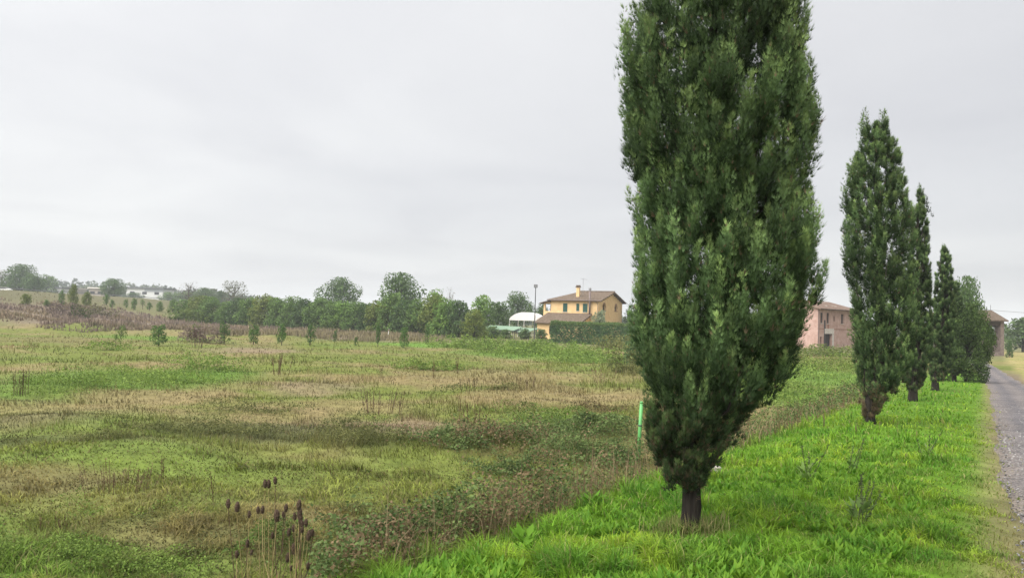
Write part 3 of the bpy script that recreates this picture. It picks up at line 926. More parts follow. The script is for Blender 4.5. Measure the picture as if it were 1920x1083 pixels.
def px_cypress(bx, by, outline, label, nplume, nspray, size, seed, leaders_px, trunk_r, Y=None, tint=1.0, skirt=.22):
    p = hit(bx, by)
    k = FPX / p.y
    zs, Ls, Rs = [], [], []
    for y, l, r in outline:
        axx = bx + .03 * (by - y)
        ins = min(5.0, (r - l) * .07)
        zs.append((by - y) / k); Ls.append((l + ins - axx) / k); Rs.append((r - ins - axx) / k)
    lead = [((lx - bx - .03 * (by - ly)) / k, 0, (by - ly) / k) for lx, ly in leaders_px]
    print('cypress', label, 'Y', round(p.y, 1), 'H', round(zs[-1], 2))
    return cypress('cypress_tree', (p.x, p.y, p.z), zs, Ls, Rs, label, nplume, nspray, size, seed, lead, trunk_r, zfork=zs[0] * .8, tint=tint, skirt=skirt)


px_cypress(1630, 795, [(777, 1618, 1640), (745, 1612, 1662), (710, 1611, 1695), (660, 1606, 1714), (600, 1595, 1720), (520, 1593, 1722), (440, 1590, 1724), (380, 1592, 1718), (330, 1598, 1708), (290, 1612, 1700), (255, 1622, 1688), (222, 1634, 1676)],
           'twin-tipped cypress, second from the camera, with a dead brown skirt at its base', 1250, 66, .105, 2, [(1633, 213), (1630, 222), (1668, 208), (1670, 216), (1604, 320), (1592, 345), (1612, 300)], .105, skirt=.9)
px_cypress(1712, 752, [(728, 1702, 1724), (700, 1698, 1738), (650, 1700, 1750), (580, 1704, 1754), (500, 1706, 1752), (440, 1712, 1748), (390, 1722, 1744), (352, 1731, 1739)],
           'narrow single-tipped cypress, third from the camera', 760, 62, .13, 3, [(1735, 349)], .14, tint=.92)
px_cypress(1753, 732, [(712, 1746, 1762), (690, 1742, 1780), (640, 1746, 1792), (570, 1754, 1798), (520, 1760, 1794), (490, 1766, 1788), (462, 1773, 1783)],
           'slim cypress with pointed top, fourth from the camera', 600, 56, .165, 4, [(1777, 458)], .14, tint=.95)
px_cypress(1789, 715, [(700, 1782, 1796), (680, 1778, 1806), (640, 1780, 1810), (590, 1786, 1812), (555, 1790, 1806), (528, 1795, 1802)],
           'shortest cypress, fifth from the camera, just before the leafy tree', 460, 50, .20, 5, [], .13, tint=.95)


# ------------------------------------------------------------------ broadleaf trees
def tree_meshes(kind, seed, leafn=2600, leaf=.05, lobes=14, trunk=.28, col=(.05, .085, .025), col2=(.12, .165, .05), sparse=0.0, shape='round'):
    """unit tree: height 1, crown width 1; returns (trunk mesh, crown mesh)"""
    rng = np.random.default_rng(seed)
    mb = MB()
    top = .82
    pts = [(.015 * math.sin(i * 2.1 + seed) * i, .015 * math.cos(i * 1.7 + seed) * i, -.03 + (top + .03) * i / 6) for i in range(7)]
    mb.tube(pts, [.034 * (1 - .8 * i / 6) for i in range(7)], 8)
    cl = []
    for i in range(lobes):
        a = i * 2.4 + rng.uniform(-.5, .5); f = (i + .5) / lobes
        z = trunk + .07 + (1 - trunk - .14) * f
        if shape == 'round': rr = .36 * math.sin(math.pi * min(1, .24 + .72 * f)) ** .7
        elif shape == 'cone': rr = .36 * (1 - f) + .03
        else: rr = .34 * math.sin(math.pi * min(1, .25 + .62 * f)) ** .6
        rr *= rng.uniform(.65, 1.15)
        cl.append((rr * math.cos(a), rr * math.sin(a), z, rng.uniform(.13, .22) * (1.15 if shape == 'round' else .9)))
        zi = max(.12, z - .22)
        mb.tube([(.01, .01, zi), (rr * .5 * math.cos(a), rr * .5 * math.sin(a), (z + zi) / 2 - .01), (rr * math.cos(a), rr * math.sin(a), z)], [.013, .008, .003], 5)
        if sparse > 0:
            for q in range(5):
                b = a + rng.uniform(-.9, .9); r2 = rr * rng.uniform(1.0, 1.5)
                mb.tube([(rr * .6 * math.cos(a), rr * .6 * math.sin(a), (z + zi) / 2 + .03), (r2 * math.cos(b), r2 * math.sin(b), z + rng.uniform(.0, .14))], [.005, .0012], 4)
    cl.append((0, 0, .86, .14)); cl.append((0, 0, .62, .2))
    tm = mb.mesh('trunk', M_TWIG if sparse > .5 else M_BARK, True)
    # leaves
    cl = np.array(cl); w = cl[:, 3] ** 2; pick = rng.choice(len(cl), leafn, p=w / w.sum())
    d = rand_dirs(rng, leafn); rad = cl[pick, 3] * rng.uniform(.45, 1.08, leafn) ** .6
    # knots of leaves inside each lobe leave gaps between them
    kn = rng.integers(0, 26, leafn)
    kd = rand_dirs(rng, len(cl) * 26).reshape(len(cl), 26, 3)[pick, kn]
    d = d * .42 + kd * .75; d /= np.linalg.norm(d, axis=1, keepdims=True)
    P = cl[pick, :3] + d * rad[:, None] * [1, 1, .85]
    P[:, 2] = np.clip(P[:, 2], max(.01, trunk * .75), 1.02)
    tone = rng.random((len(cl), 26))[pick, kn]
    C = np.array([1.52, 1.55, 1.38]) * lerp(np.array(col), np.array(col2), np.clip(tone * .8 + rng.normal(.1, .14, leafn), 0, 1)) * rng.uniform(.75, 1.25, (leafn, 1))
    c = Cards()
    ln = leaf * rng.uniform(.6, 1.4, leafn)
    c.leaves(P, rand_dirs(rng, leafn), d * .7 + rand_dirs(rng, leafn) * .6 + [0, 0, .4], ln, ln * .75, C)
    return tm, c.mesh('crown', M_LEAF)


TREE_KINDS = {
    'dark': [tree_meshes('dark', 31 + i, 3600, .05, 15, .0, (.026, .052, .022), (.075, .115, .042)) for i in range(3)],
    'mid': [tree_meshes('mid', 41 + i, 3600, .05, 15, .0, (.045, .085, .024), (.11, .165, .05)) for i in range(4)],
    'bright': [tree_meshes('bright', 51 + i, 3600, .05, 15, .0, (.055, .11, .026), (.14, .21, .055)) for i in range(2)],
    'yellow': [tree_meshes('yellow', 61 + i, 3600, .05, 14, .0, (.060, .088, .022), (.135, .155, .045)) for i in range(3)],
    'big': [tree_meshes('big', 71 + i, 7000, .034, 22, .14, (.030, .058, .024), (.085, .13, .045)) for i in range(3)],
    'bare': [tree_meshes('bare', 81 + i, 260, .03, 16, .2, (.07, .065, .04), (.13, .12, .07), sparse=1.0) for i in range(2)],
    'thin': [tree_meshes('thin', 85 + i, 1500, .035, 16, .2, (.045, .055, .03), (.10, .105, .055), sparse=.8) for i in range(2)],
    'sapling': [tree_meshes('sapling', 91 + i, 900, .075, 12, .10, (.035, .075, .022), (.085, .14, .04), shape='oval') for i in range(3)],
    'stem_sapling': [tree_meshes('stem_sapling', 95 + i, 420, .07, 8, .34, (.05, .085, .024), (.10, .145, .045), shape='oval') for i in range(2)],
    'spire': [tree_meshes('spire', 98 + i, 700, .07, 10, .12, (.03, .062, .022), (.07, .115, .035), shape='oval') for i in range(2)],
    'leafy': [tree_meshes('leafy', 103, 24000, .024, 26, .0, (.017, .033, .011), (.058, .088, .028))],
    'shrub': [tree_meshes('shrub', 105 + i, 2400, .07, 14, .02, (.04, .07, .026), (.10, .145, .06)) for i in range(2)],
    'olive': [tree_meshes('olive', 109, 2600, .06, 14, .04, (.08, .10, .065), (.19, .22, .15))],
}
_kc = {}


def plant_tree(kind, px, ytop, wpx, Y, label, group=None, name='tree', base=None, cat='tree', rz=None):
    ms = TREE_KINDS[kind]; i = _kc.get(kind, 0); _kc[kind] = i + 1
    tm, cm = ms[i % len(ms)]
    if base is not None:
        p = hit(px, base); Y = p.y
    pt = at(px, ytop, Y)
    gz = H1(pt.x, Y)
    h = max(.5, pt.z - gz); w = wpx * Y / FPX
    o = empty(name, (pt.x, Y, gz), label, cat, group, rz=(i * 1.9) if rz is None else rz)
    o.scale = (w, w, h)
    obj('trunk', tm, o); obj('crown', cm, o)
    return o


ORD = ['first', 'second', 'third', 'fourth', 'fifth', 'sixth', 'seventh', 'eighth', 'ninth', 'tenth', 'eleventh', 'twelfth', 'thirteenth', 'fourteenth', 'fifteenth', 'sixteenth', 'seventeenth', 'eighteenth', 'nineteenth', 'twentieth', 'twenty-first', 'twenty-second', 'twenty-third', 'twenty-fourth', 'twenty-fifth']
# hedge-like row of nursery trees across the middle distance
row = [(352, 563, 40, 'mid'), (372, 556, 44, 'yellow'), (398, 558, 46, 'mid'), (424, 566, 38, 'mid'), (447, 561, 40, 'dark'), (470, 558, 42, 'mid'), (497, 553, 46, 'yellow'), (522, 560, 44, 'mid'), (548, 558, 44, 'mid'), (573, 562, 42, 'dark'), (598, 560, 46, 'mid'), (622, 564, 44, 'mid'), (646, 566, 44, 'bright'), (670, 568, 44, 'mid'), (692, 570, 40, 'dark'), (712, 566, 48, 'yellow'), (738, 552, 56, 'mid'), (762, 566, 48, 'dark'), (786, 562, 48, 'mid'), (812, 556, 52, 'yellow'), (838, 562, 52, 'bright'), (862, 566, 48, 'dark')]
cname = {'mid': 'mid green', 'yellow': 'yellowish green', 'dark': 'dark green', 'bright': 'fresh green'}
for i, (px, yt, w, kd) in enumerate(row):
    Y = np.interp(px, [345, 640, 900], [178, 150, 126])
    plant_tree(kd, px, yt, w * 1.25, float(Y), f'{cname[kd]} bushy tree, {ORD[i]} from the left in the dense nursery row', 'nursery trees across the far field', 'nursery_tree')
T = plant_tree
T('big', 640, 523, 84, 205, 'hazy grey-green round tree rising alone behind the nursery row', name='broadleaf_tree')
T('big', 750, 515, 96, 172, 'tallest dark green broad tree rising behind the nursery row', name='broadleaf_tree')
T('bright', 818, 545, 44, 152, 'light yellowish tree beside the bare twiggy one behind the nursery row', name='broadleaf_tree')
T('bare', 845, 541, 30, 158, 'leafless twiggy tree poking above the right part of the nursery row', name='bare_tree')
T('bright', 905, 556, 60, 142, 'bright green bushy tree left of the white canopy', name='broadleaf_tree')
T('dark', 935, 568, 46, 138, 'dark green bush-like tree just left of the white canopy', name='broadleaf_tree')
T('big', 972, 549, 62, 190, 'fresh green round tree behind the white canopy and floodlight', name='broadleaf_tree')
T('dark', 1016, 572, 34, 175, 'small dark tree between the floodlight and the yellow house', name='broadleaf_tree')
T('yellow', 890, 580, 46, 116, 'yellow-green conical bush in front of the green pergola end', name='bush')
T('dark', 1195, 575, 60, 150, 'green tree at the right end of the yellow house', name='broadleaf_tree')
# left distance
T('thin', 440, 528, 52, 262, 'dark straggly half-bare tree above the left nursery row', name='bare_tree')
T('bare', 356, 528, 50, 255, 'pale leafless tree at the left end of the nursery row', name='bare_tree')
T('big', 385, 540, 44, 330, 'hazy rounded tree behind the pale leafless one', name='broadleaf_tree')
T('dark', 415, 546, 22, 340, 'small hazy tree left of the straggly half-bare tree', name='broadleaf_tree')
T('big', 38, 497, 62, 300, 'tallest hazy tree at the far left beside the road', name='broadleaf_tree')
T('thin', 5, 507, 44, 300, 'thin-crowned tree cut by the left edge of the picture', name='broadleaf_tree')
T('big', 64, 514, 44, 290, 'lower hazy tree against the right side of the tallest far left one', name='broadleaf_tree')
T('mid', 90, 516, 40, 400, 'pale hazy tree behind the first white warehouse', name='broadleaf_tree')
T('big', 215, 523, 50, 300, 'dark round tree between the two groups of warehouses', name='broadleaf_tree')
T('dark', 250, 549, 40, 380, 'low bush before the long white warehouse wall', name='bush', cat='bush')
T('mid', 345, 548, 60, 420, 'wide hazy tree right of the long white warehouse', name='broadleaf_tree')
T('mid', 315, 548, 30, 410, 'narrow hazy tree at the end of the long white warehouse', name='broadleaf_tree')
# saplings on the left slope
sl = [(50, 551, 572, 22, 'yellow', 'yellow autumn'), (88, 562, 574, 12, 'mid', 'tiny brownish green'), (117, 544, 573, 13, 'sapling', 'dark green upright'), (139, 534, 573, 18, 'yellow', 'tallest yellow'), (163, 547, 576, 18, 'yellow', 'yellow-green bushy'), (200, 551, 573, 13, 'sapling', 'grey-green'), (211, 561, 578, 10, 'sapling', 'small green'), (237, 561, 578, 10, 'sapling', 'pale green'), (252, 559, 582, 13, 'sapling', 'full dark green'), (268, 561, 579, 11, 'stem_sapling', 'light-stemmed'), (281, 566, 582, 12, 'sapling', 'low round'), (300, 565, 584, 14, 'mid', 'dull green bushy'), (325, 562, 586, 20, 'mid', 'broad green bushy')]
for i, (px, yt, yb, w, kd, adj) in enumerate(sl):
    T(kd, px, yt, w, 1, f'{adj} sapling on the far left slope, {ORD[i]} from the left', 'saplings on the far left slope', 'sapling', base=yb)
# the row of young trees in the field
yr = [(218, 626, 645, 7, 'stem_sapling', 'tiny stunted'), (228, 612, 648, 16, 'stem_sapling', 'long-stemmed'), (299, 611, 648, 24, 'sapling', 'fullest egg-shaped'), (369, 611, 640, 16, 'stem_sapling', 'thin ragged'), (422, 608, 646, 17, 'spire', 'loose spiky'), (477, 611, 646, 18, 'sapling', 'oval bushy'), (530, 609, 648, 15, 'sapling', 'tall oval'), (583, 610, 649, 17, 'spire', 'forked bushy'), (629, 620, 646, 7, 'spire', 'narrow brownish'), (668, 633, 651, 6, 'spire', 'smallest'), (710, 609, 651, 10, 'spire', 'slender dark'), (759, 615, 653, 14, 'sapling', 'light green vase-shaped'), (802, 611, 648, 7, 'spire', 'thinnest tall')]
for i, (px, yt, yb, w, kd, adj) in enumerate(yr):
    T(kd, px, yt - 2, w * 1.4, 1, f'{adj} young tree, {ORD[i]} from the left in the row across the field', 'young trees planted in a row', 'young_tree', base=yb)
# right side
T('leafy', 1812, 572, 100, 47, 'spreading leafy green tree overhanging the gravel track', name='leafy_tree')
T('big', 1812, 524, 62, 75, 'dark-leaved tree rising behind the leafy one over the track', name='broadleaf_tree')
T('shrub', 1918, 596, 70, 150, 'hazy bush clump at the right edge beyond the mown grass', name='bush', cat='bush')
T('dark', 1893, 640, 12, 112, 'small dark shrub at the foot of the ruined barn pillar', name='shrub', cat='shrub')
T('olive', 1126, 583, 34, 127, 'silvery olive shrub in front of the yellow house corner', name='shrub', cat='shrub')
T('shrub', 1187, 640, 40, 62, 'rounded olive-brown bush standing beside the nearest cypress', name='bush', cat='bush')

for px, yt, w, Y, lab in [(922, 612, 30, 128, 'grey-green shrub before the left end of the long pergola'), (948, 618, 26, 126, 'low grey-green shrub before the middle of the long pergola'), (985, 616, 24, 126, 'dark shrub before the short pergola left of the floodlight'), (1016, 618, 26, 124, 'pale leafy shrub at the foot of the house wing'), (900, 606, 30, 130, 'rounded shrub at the far left end of the long pergola')]:
    T('shrub', px, yt, w, Y, lab, 'shrubs around the pergolas', 'shrub', cat='shrub')

# distant woods along the horizon
def build_woods():
    rng = np.random.default_rng(77)
    c = Cards(); m = 34000
    nl = 520
    a = np.radians(rng.uniform(-44, 44, nl)); d = rng.uniform(480, 900, nl)
    lx, ly = np.tan(a) * d, d
    lz = height(lx, ly); lr = rng.uniform(7, 13, nl); lh = rng.uniform(6, 10.5, nl) * (1 + .2 * (d - 480) / 400)
    tone = rng.random(nl)
    pk = rng.integers(0, nl, m); dd = rand_dirs(rng, m); dd[:, 2] = np.abs(dd[:, 2])
    P = np.stack([lx[pk], ly[pk], lz[pk]], 1) + dd * np.stack([lr[pk], lr[pk], lh[pk]], 1) * rng.uniform(.75, 1.05, (m, 1))
    col = lerp(np.array([.03, .055, .026]), np.array([.085, .11, .045]), np.clip(tone[pk] + rng.normal(0, .2, m), 0, 1))
    ln = rng.uniform(2.6, 5.0, m)
    c.leaves(P, rand_dirs(rng, m), dd + rand_dirs(rng, m) * .5, ln, ln * .8, col)
    tag(c.build('distant_wood', M_LEAF), 'hazy belt of distant woodland along the horizon', 'woodland', kind='stuff')


build_woods()

# ------------------------------------------------------------------ buildings
M_YEL = mat_plain('ochre_render', (.64, .43, .215), .9, .10, 1.2, col2=(.74, .53, .285), spec=.15)
M_PINK = mat_plain('old_pink_render', (.34, .215, .18), .95, scale=1.1, col2=(.47, .33, .285), spec=.1, bump=.3)
M_TILE = mat_plain('roof_tiles', (.125, .092, .066), .95, scale=2.5, col2=(.215, .165, .125), bump=.8, bands=14, spec=.1)
M_TILE2 = mat_plain('old_roof_tiles', (.165, .110, .085), .95, scale=1.6, col2=(.28, .205, .16), bump=.8, bands=14, spec=.1)
M_WOOD = mat_plain('dark_wood', (.055, .038, .028), .85, .2, 4)
M_SHUT = mat_plain('green_shutter', (.018, .075, .055), .6, .15, 6)
M_GLASS = mat_plain('window_glass', (.03, .032, .035), .15, .2, 1, spec=.6)
M_BRICK = mat_plain('brick', (.26, .13, .085), .95, .3, 7)
M_STONE = mat_plain('pale_stone', (.48, .44, .40), .9, .15, 3)
M_WHITE = mat_plain('white_paint', (.74, .74, .72), .6, .05, 2)
M_GREY = mat_plain('grey_metal', (.22, .22, .23), .5, .15, 5, spec=.4)
M_DGREY = mat_plain('dark_metal', (.045, .047, .05), .5, .2, 5, spec=.4)
M_COPPER = mat_plain('weathered_flue', (.17, .13, .12), .6, .2, 5)
M_DARKIN = mat_plain('dark_room', (.035, .028, .026), .95, .2, 3)
M_PGREEN = mat_plain('green_sheet_roof', (.17, .25, .175), .6, .12, 2)
M_CANVAS = mat_plain('white_canvas', (.70, .68, .66), .8, .04, 1)


def wall(mb, x0, x1, z0, z1, holes, y0, y1, M=None):
    """wall in the local XZ plane between y0 and y1 with rectangular holes (hx0,hx1,hz0,hz1)"""
    xs = sorted(set([x0, x1] + [h[0] for h in holes] + [h[1] for h in holes]))
    for a, b in zip(xs[:-1], xs[1:]):
        cuts = sorted([(h[2], h[3]) for h in holes if h[0] < (a + b) / 2 < h[1]])
        z = z0
        for c0, c1 in cuts + [(z1, z1)]:
            if c0 > z + 1e-4: mb.box(a, b, y0, y1, z, c0, M)
            z = c1
    return mb


def rect_window(par, x0, x1, z0, z1, y, M, kind='shutter', name='window'):
    """y = outer wall plane (towards -y); parts set into the opening"""
    d = .10
    if kind == 'shutter':
        xm = (x0 + x1) / 2
        w = MB().box(x0, x1, y + .14, y + .17, z0, z1, M).build(name, M_GLASS, par)
        for a, b in ((x0 + .01, xm - .01), (xm + .01, x1 - .01)):
            MB().box(a, b, y - .035, y + .015, z0 + .01, z1 - .01, M).build('shutter', M_SHUT, w)
        MB().box(x0 - .08, x1 + .08, y - .09, y - .002, z0 - .09, z0 - .01, M).build('sill', M_STONE, w)
    else:
        w = MB().box(x0, x1, y + .18, y + .21, z0, z1, M).build(name, M_GLASS, par)
        fr = MB()
        fr.box(x0 + .002, x0 + .07, y + d, y + d + .06, z0 + .002, z1 - .002, M); fr.box(x1 - .07, x1 - .002, y + d, y + d + .06, z0 + .002, z1 - .002, M)
        fr.box(x0 + .072, x1 - .072, y + d, y + d + .06, z1 - .07, z1 - .002, M); fr.box(x0 + .072, x1 - .072, y + d, y + d + .06, z0 + .002, z0 + .07, M)
        fr.box((x0 + x1) / 2 - .03, (x0 + x1) / 2 + .03, y + d, y + d + .06, z0 + .072, z1 - .072, M)
        fr.build('frame', M_WOOD, w)
    return w


def slab(mb, pts, th):
    """thin roof slab from 4 (or 3) top points"""
    n = len(pts); q = [Vector(p) for p in pts]
    mb.add([tuple(p) for p in q] + [tuple(p - Vector((0, 0, th))) for p in q],
           [tuple(range(n)), tuple(range(2 * n - 1, n - 1, -1))] + [(i, i + n, (i + 1) % n + n, (i + 1) % n) for i in range(n)])
    return mb


def build_yellow():
    Yc = 137.0
    c = at(1122, 600, Yc); gz = H1(c.x, Yc)
    # facade direction: its right end (the corner) is nearest; local +x = along facade to the right
    o = empty('yellow_house', (c.x, Yc, gz), 'yellow two-storey farmhouse with brown tiled roof behind the clipped hedge', 'house', rz=R(-25))
    # in world, rz=-30 turns local +x towards the viewer on the right
    zt = at(1122, 562, Yc).z - gz          # eaves height
    L_, D_ = 9.6, 15.4
    w = MB(); I = None
    holes = [(-7.15, -6.25, zt - 2.35, zt - .75), (-4.45, -3.85, zt - 2.15, zt - .75), (-3.15, -2.2, zt - 2.35, zt - .75)]
    wall(w, -L_, 0, 0, zt, holes, 0, .35)
    w.build('facade', M_YEL, o)
    for h in holes: rect_window(o, *h, 0, None)
    # gable wall: local frame turned 90 deg: along +y
    G = Matrix.Rotation(R(90), 4, 'Z')      # (x,y)->(-y,x): wall x axis -> +y, its outer side (-y) -> +x
    rise = 1.75
    wz0, wr = zt - 1.85, .84
    g = MB()
    gh = [(3.3 - wr, 3.3 + wr, wz0, wz0 + .45 + wr), (11.0 - wr, 11.0 + wr, wz0, wz0 + .45 + wr)]
    wall(g, .35, D_, 0, zt, gh, 0, .35, G)
    g.prism([(0.0, zt), (D_, zt), (D_ / 2, zt + rise)], 0, .35, lambda a, b, d: G @ Vector((a, d, b)))
    # arch corner fillers
    for a0, a1, z0, z1 in gh:
        cx = (a0 + a1) / 2; cz = z0 + .45
        for sgn in (-1, 1):
            arc = [(cx + sgn * wr * math.cos(t), cz + wr * math.sin(t)) for t in np.linspace(0, math.pi / 2, 7)]
            poly = arc + [(cx + sgn * wr, cz + wr)]
            g.prism(poly, .003, .347, lambda a, b, d: G @ Vector((a, d, b)))
    g.build('gable_wall', M_YEL, o)
    for a0, a1, z0, z1 in gh:
        cx = (a0 + a1) / 2; cz = z0 + .45
        win = MB().box(a0, a1, .26, .30, z0, z1, G).build('arched_window', M_GLASS, o)
        rim = MB()
        for k in range(10):
            t0, t1 = math.pi * k / 10, math.pi * (k + .92) / 10
            rim.prism([(cx + wr * math.cos(t0), cz + wr * math.sin(t0)), (cx + (wr + .2) * math.cos(t0), cz + (wr + .2) * math.sin(t0)), (cx + (wr + .2) * math.cos(t1), cz + (wr + .2) * math.sin(t1)), (cx + wr * math.cos(t1), cz + wr * math.sin(t1))], -.03, -.003, lambda a, b, d: G @ Vector((a, d, b)))
        rim.build('brick_arch', M_BRICK, win)
        MB().box(a0 - .2, a1 + .2, -.10, -.003, z0 - .12, z0 - .005, G).build('sill', M_BRICK, win)
        MB().box(cx - .04, cx + .04, .14, .20, z0 + .01, cz + wr - .02, G).build('mullion', M_WOOD, win)
    b = MB(); b.box(-L_, -.36, D_ - .35, D_, 0, zt); b.box(-L_, -L_ + .3, .36, D_ - .36, 0, zt); b.build('rear_walls', M_YEL, o)
    # roof: gable at the right end, hip at the left end
    ov = .65; rz0 = zt - .02; sl = rise / (D_ / 2)
    e = rz0 + .10 - ov * sl; rdg = rz0 + rise + .12
    xl, xr = -L_ - ov, .75
    hipx = -L_ + 3.1
    rf = MB()
    slab(rf, [(xl, -ov, e), (xr, -ov, e), (xr, D_ / 2, rdg), (hipx, D_ / 2, rdg)], .16)
    slab(rf, [(xr, D_ + ov, e), (xl, D_ + ov, e), (hipx, D_ / 2, rdg), (xr, D_ / 2, rdg)], .16)
    slab(rf, [(xl, D_ + ov, e), (xl, -ov, e), (hipx, D_ / 2, rdg)], .16)
    roof = rf.build('roof', M_TILE, o)
    rt = MB()
    n = 22
    for k in range(n):
        x0 = hipx + (xr - hipx) * k / n; x1 = hipx + (xr - hipx) * (k + .93) / n
        rt.tube([(x0, D_ / 2, rdg + .03), (x1, D_ / 2, rdg + .06)], [.14, .16], 7)
    rt.build('ridge_tiles', M_TILE, roof)
    for k in range(7):
        f = (k + .5) / 7
        y = -ov + (D_ / 2 + ov) * f; z = e + (rdg - e) * f
        for yy in ((y, D_ - y) if k < 6 else (y,)):
            MB().box(.02, .70, yy - .08, yy + .08, z - .36, z - .19).build('rafter_end', M_WOOD, roof)
    gt = MB(); gt.tube([(xl, -ov - .07, e - .10), (xr, -ov - .07, e - .10)], .075, 6); gt.build('gutter', M_COPPER, roof)
    dp = MB(); dp.tube([(-.55, -ov - .05, e - .16), (-.2, -.12, e - .6), (-.15, -.12, e - 1.0), (-.15, -.12, .1)], .065, 6); dp.build('downspout', M_COPPER, o)
    # chimney
    ch = MB(); ch.box(-5.35, -4.75, 2.2, 2.8, zt + .6, zt + 2.45); chim = ch.build('chimney', M_YEL, roof)
    cp = MB(); cp.box(-5.5, -4.6, 2.05, 2.95, zt + 2.46, zt + 2.56); cp.box(-5.4, -4.7, 2.15, 2.85, zt + 2.56, zt + 2.86); cp.build('chimney_cap', M_TILE, roof)
    an = MB(); an.tube([(-4.4, 3.4, zt + 1.1), (-4.4, 3.4, zt + 4.3)], .03, 5)
    for k in range(5): an.tube([(-4.9 + .28 * k, 3.1, zt + 4.2 - .05 * k), (-4.9 + .28 * k, 3.7, zt + 4.2 - .05 * k)], .018, 4)
    an.tube([(-5.0, 3.4, zt + 4.22), (-3.6, 3.4, zt + 4.0)], .02, 4)
    an.build('antenna', M_GREY, roof)
    # metal flue
    fl = MB(); fl.tube([(-1.65, -.45, zt - 3.0), (-1.65, -.45, zt + 2.0)], .20, 10); flue = fl.build('flue', M_COPPER, o, True)
    fc = MB(); fc.tube([(-1.65, -.45, zt + 1.7), (-1.65, -.45, zt + 2.15), (-1.65, -.45, zt + 2.25)], [.27, .27, .2], 10); fc.build('flue_cowl', M_GREY, flue)
    # loggia at the left end
    lg = MB()
    lx = -L_ - 1.7
    lg.box(lx, -L_ - .003, .3, 4.2, 0, zt - 2.3)
    lg.box(lx, lx + .35, .3, .65, zt - 2.3, zt - .55); lg.box(lx, lx + .35, 3.85, 4.2, zt - 2.3, zt - .55)
    lg.box(lx, -L_ - .003, .3, .62, zt - .85, zt - .552)
    lg.build('loggia', M_YEL, o)
    lr = MB(); slab(lr, [(lx - .7, -.3, zt - .75), (-L_ - .02, -.3, zt - .1), (-L_ - .02, 4.8, zt - .1), (lx - .7, 4.8, zt - .75)], .14); lr.build('loggia_roof', M_TILE, o)
    # single-storey wing in front of the facade
    wd = 6.2; wx0, wx1 = -L_ - .2, -1.75; wh = 3.05
    z_hi = zt - 2.75
    wg = MB()
    wh_holes = [(wx0 + 2.4, wx0 + 4.6, .9, 2.5)]
    wall(wg, wx0, wx1, 0, wh, wh_holes, -wd, -wd + .3)
    wg.prism([(-wd + .302, 0), (-.003, 0), (-.003, z_hi - .25), (-wd + .302, wh - .05)], wx1 - .3, wx1, lambda a, b, d: Vector((d, a, b)))
    wg.prism([(-wd + .302, 0), (-.003, 0), (-.003, z_hi - .25), (-wd + .302, wh - .05)], wx0, wx0 + .3, lambda a, b, d: Vector((d, a, b)))
    wg.build('wing_wall', M_YEL, o)
    for k in range(3):
        rect_window(o, wx0 + 2.42 + .73 * k, wx0 + 2.42 + .73 * k + .68, .92, 2.48, -wd, None, 'frame')
    wr_ = MB(); sl2 = (z_hi - wh) / wd
    slab(wr_, [(wx0 - .5, -wd - .6, wh - .6 * sl2 + .15), (wx1 + .5, -wd - .6, wh - .6 * sl2 + .15), (wx1 + .5, -.01, z_hi + .15), (wx0 - .5, -.01, z_hi + .15)], .15)
    wroof = wr_.build('wing_roof', M_TILE, o)
    for k in range(8):
        y = -wd - .3 + wd * k / 8
        MB().box(wx1 + .02, wx1 + .46, y, y + .16, wh + (y + wd) * sl2 - .22, wh + (y + wd) * sl2 - .03).build('rafter_end', M_WOOD, wroof)
    return o


build_yellow()


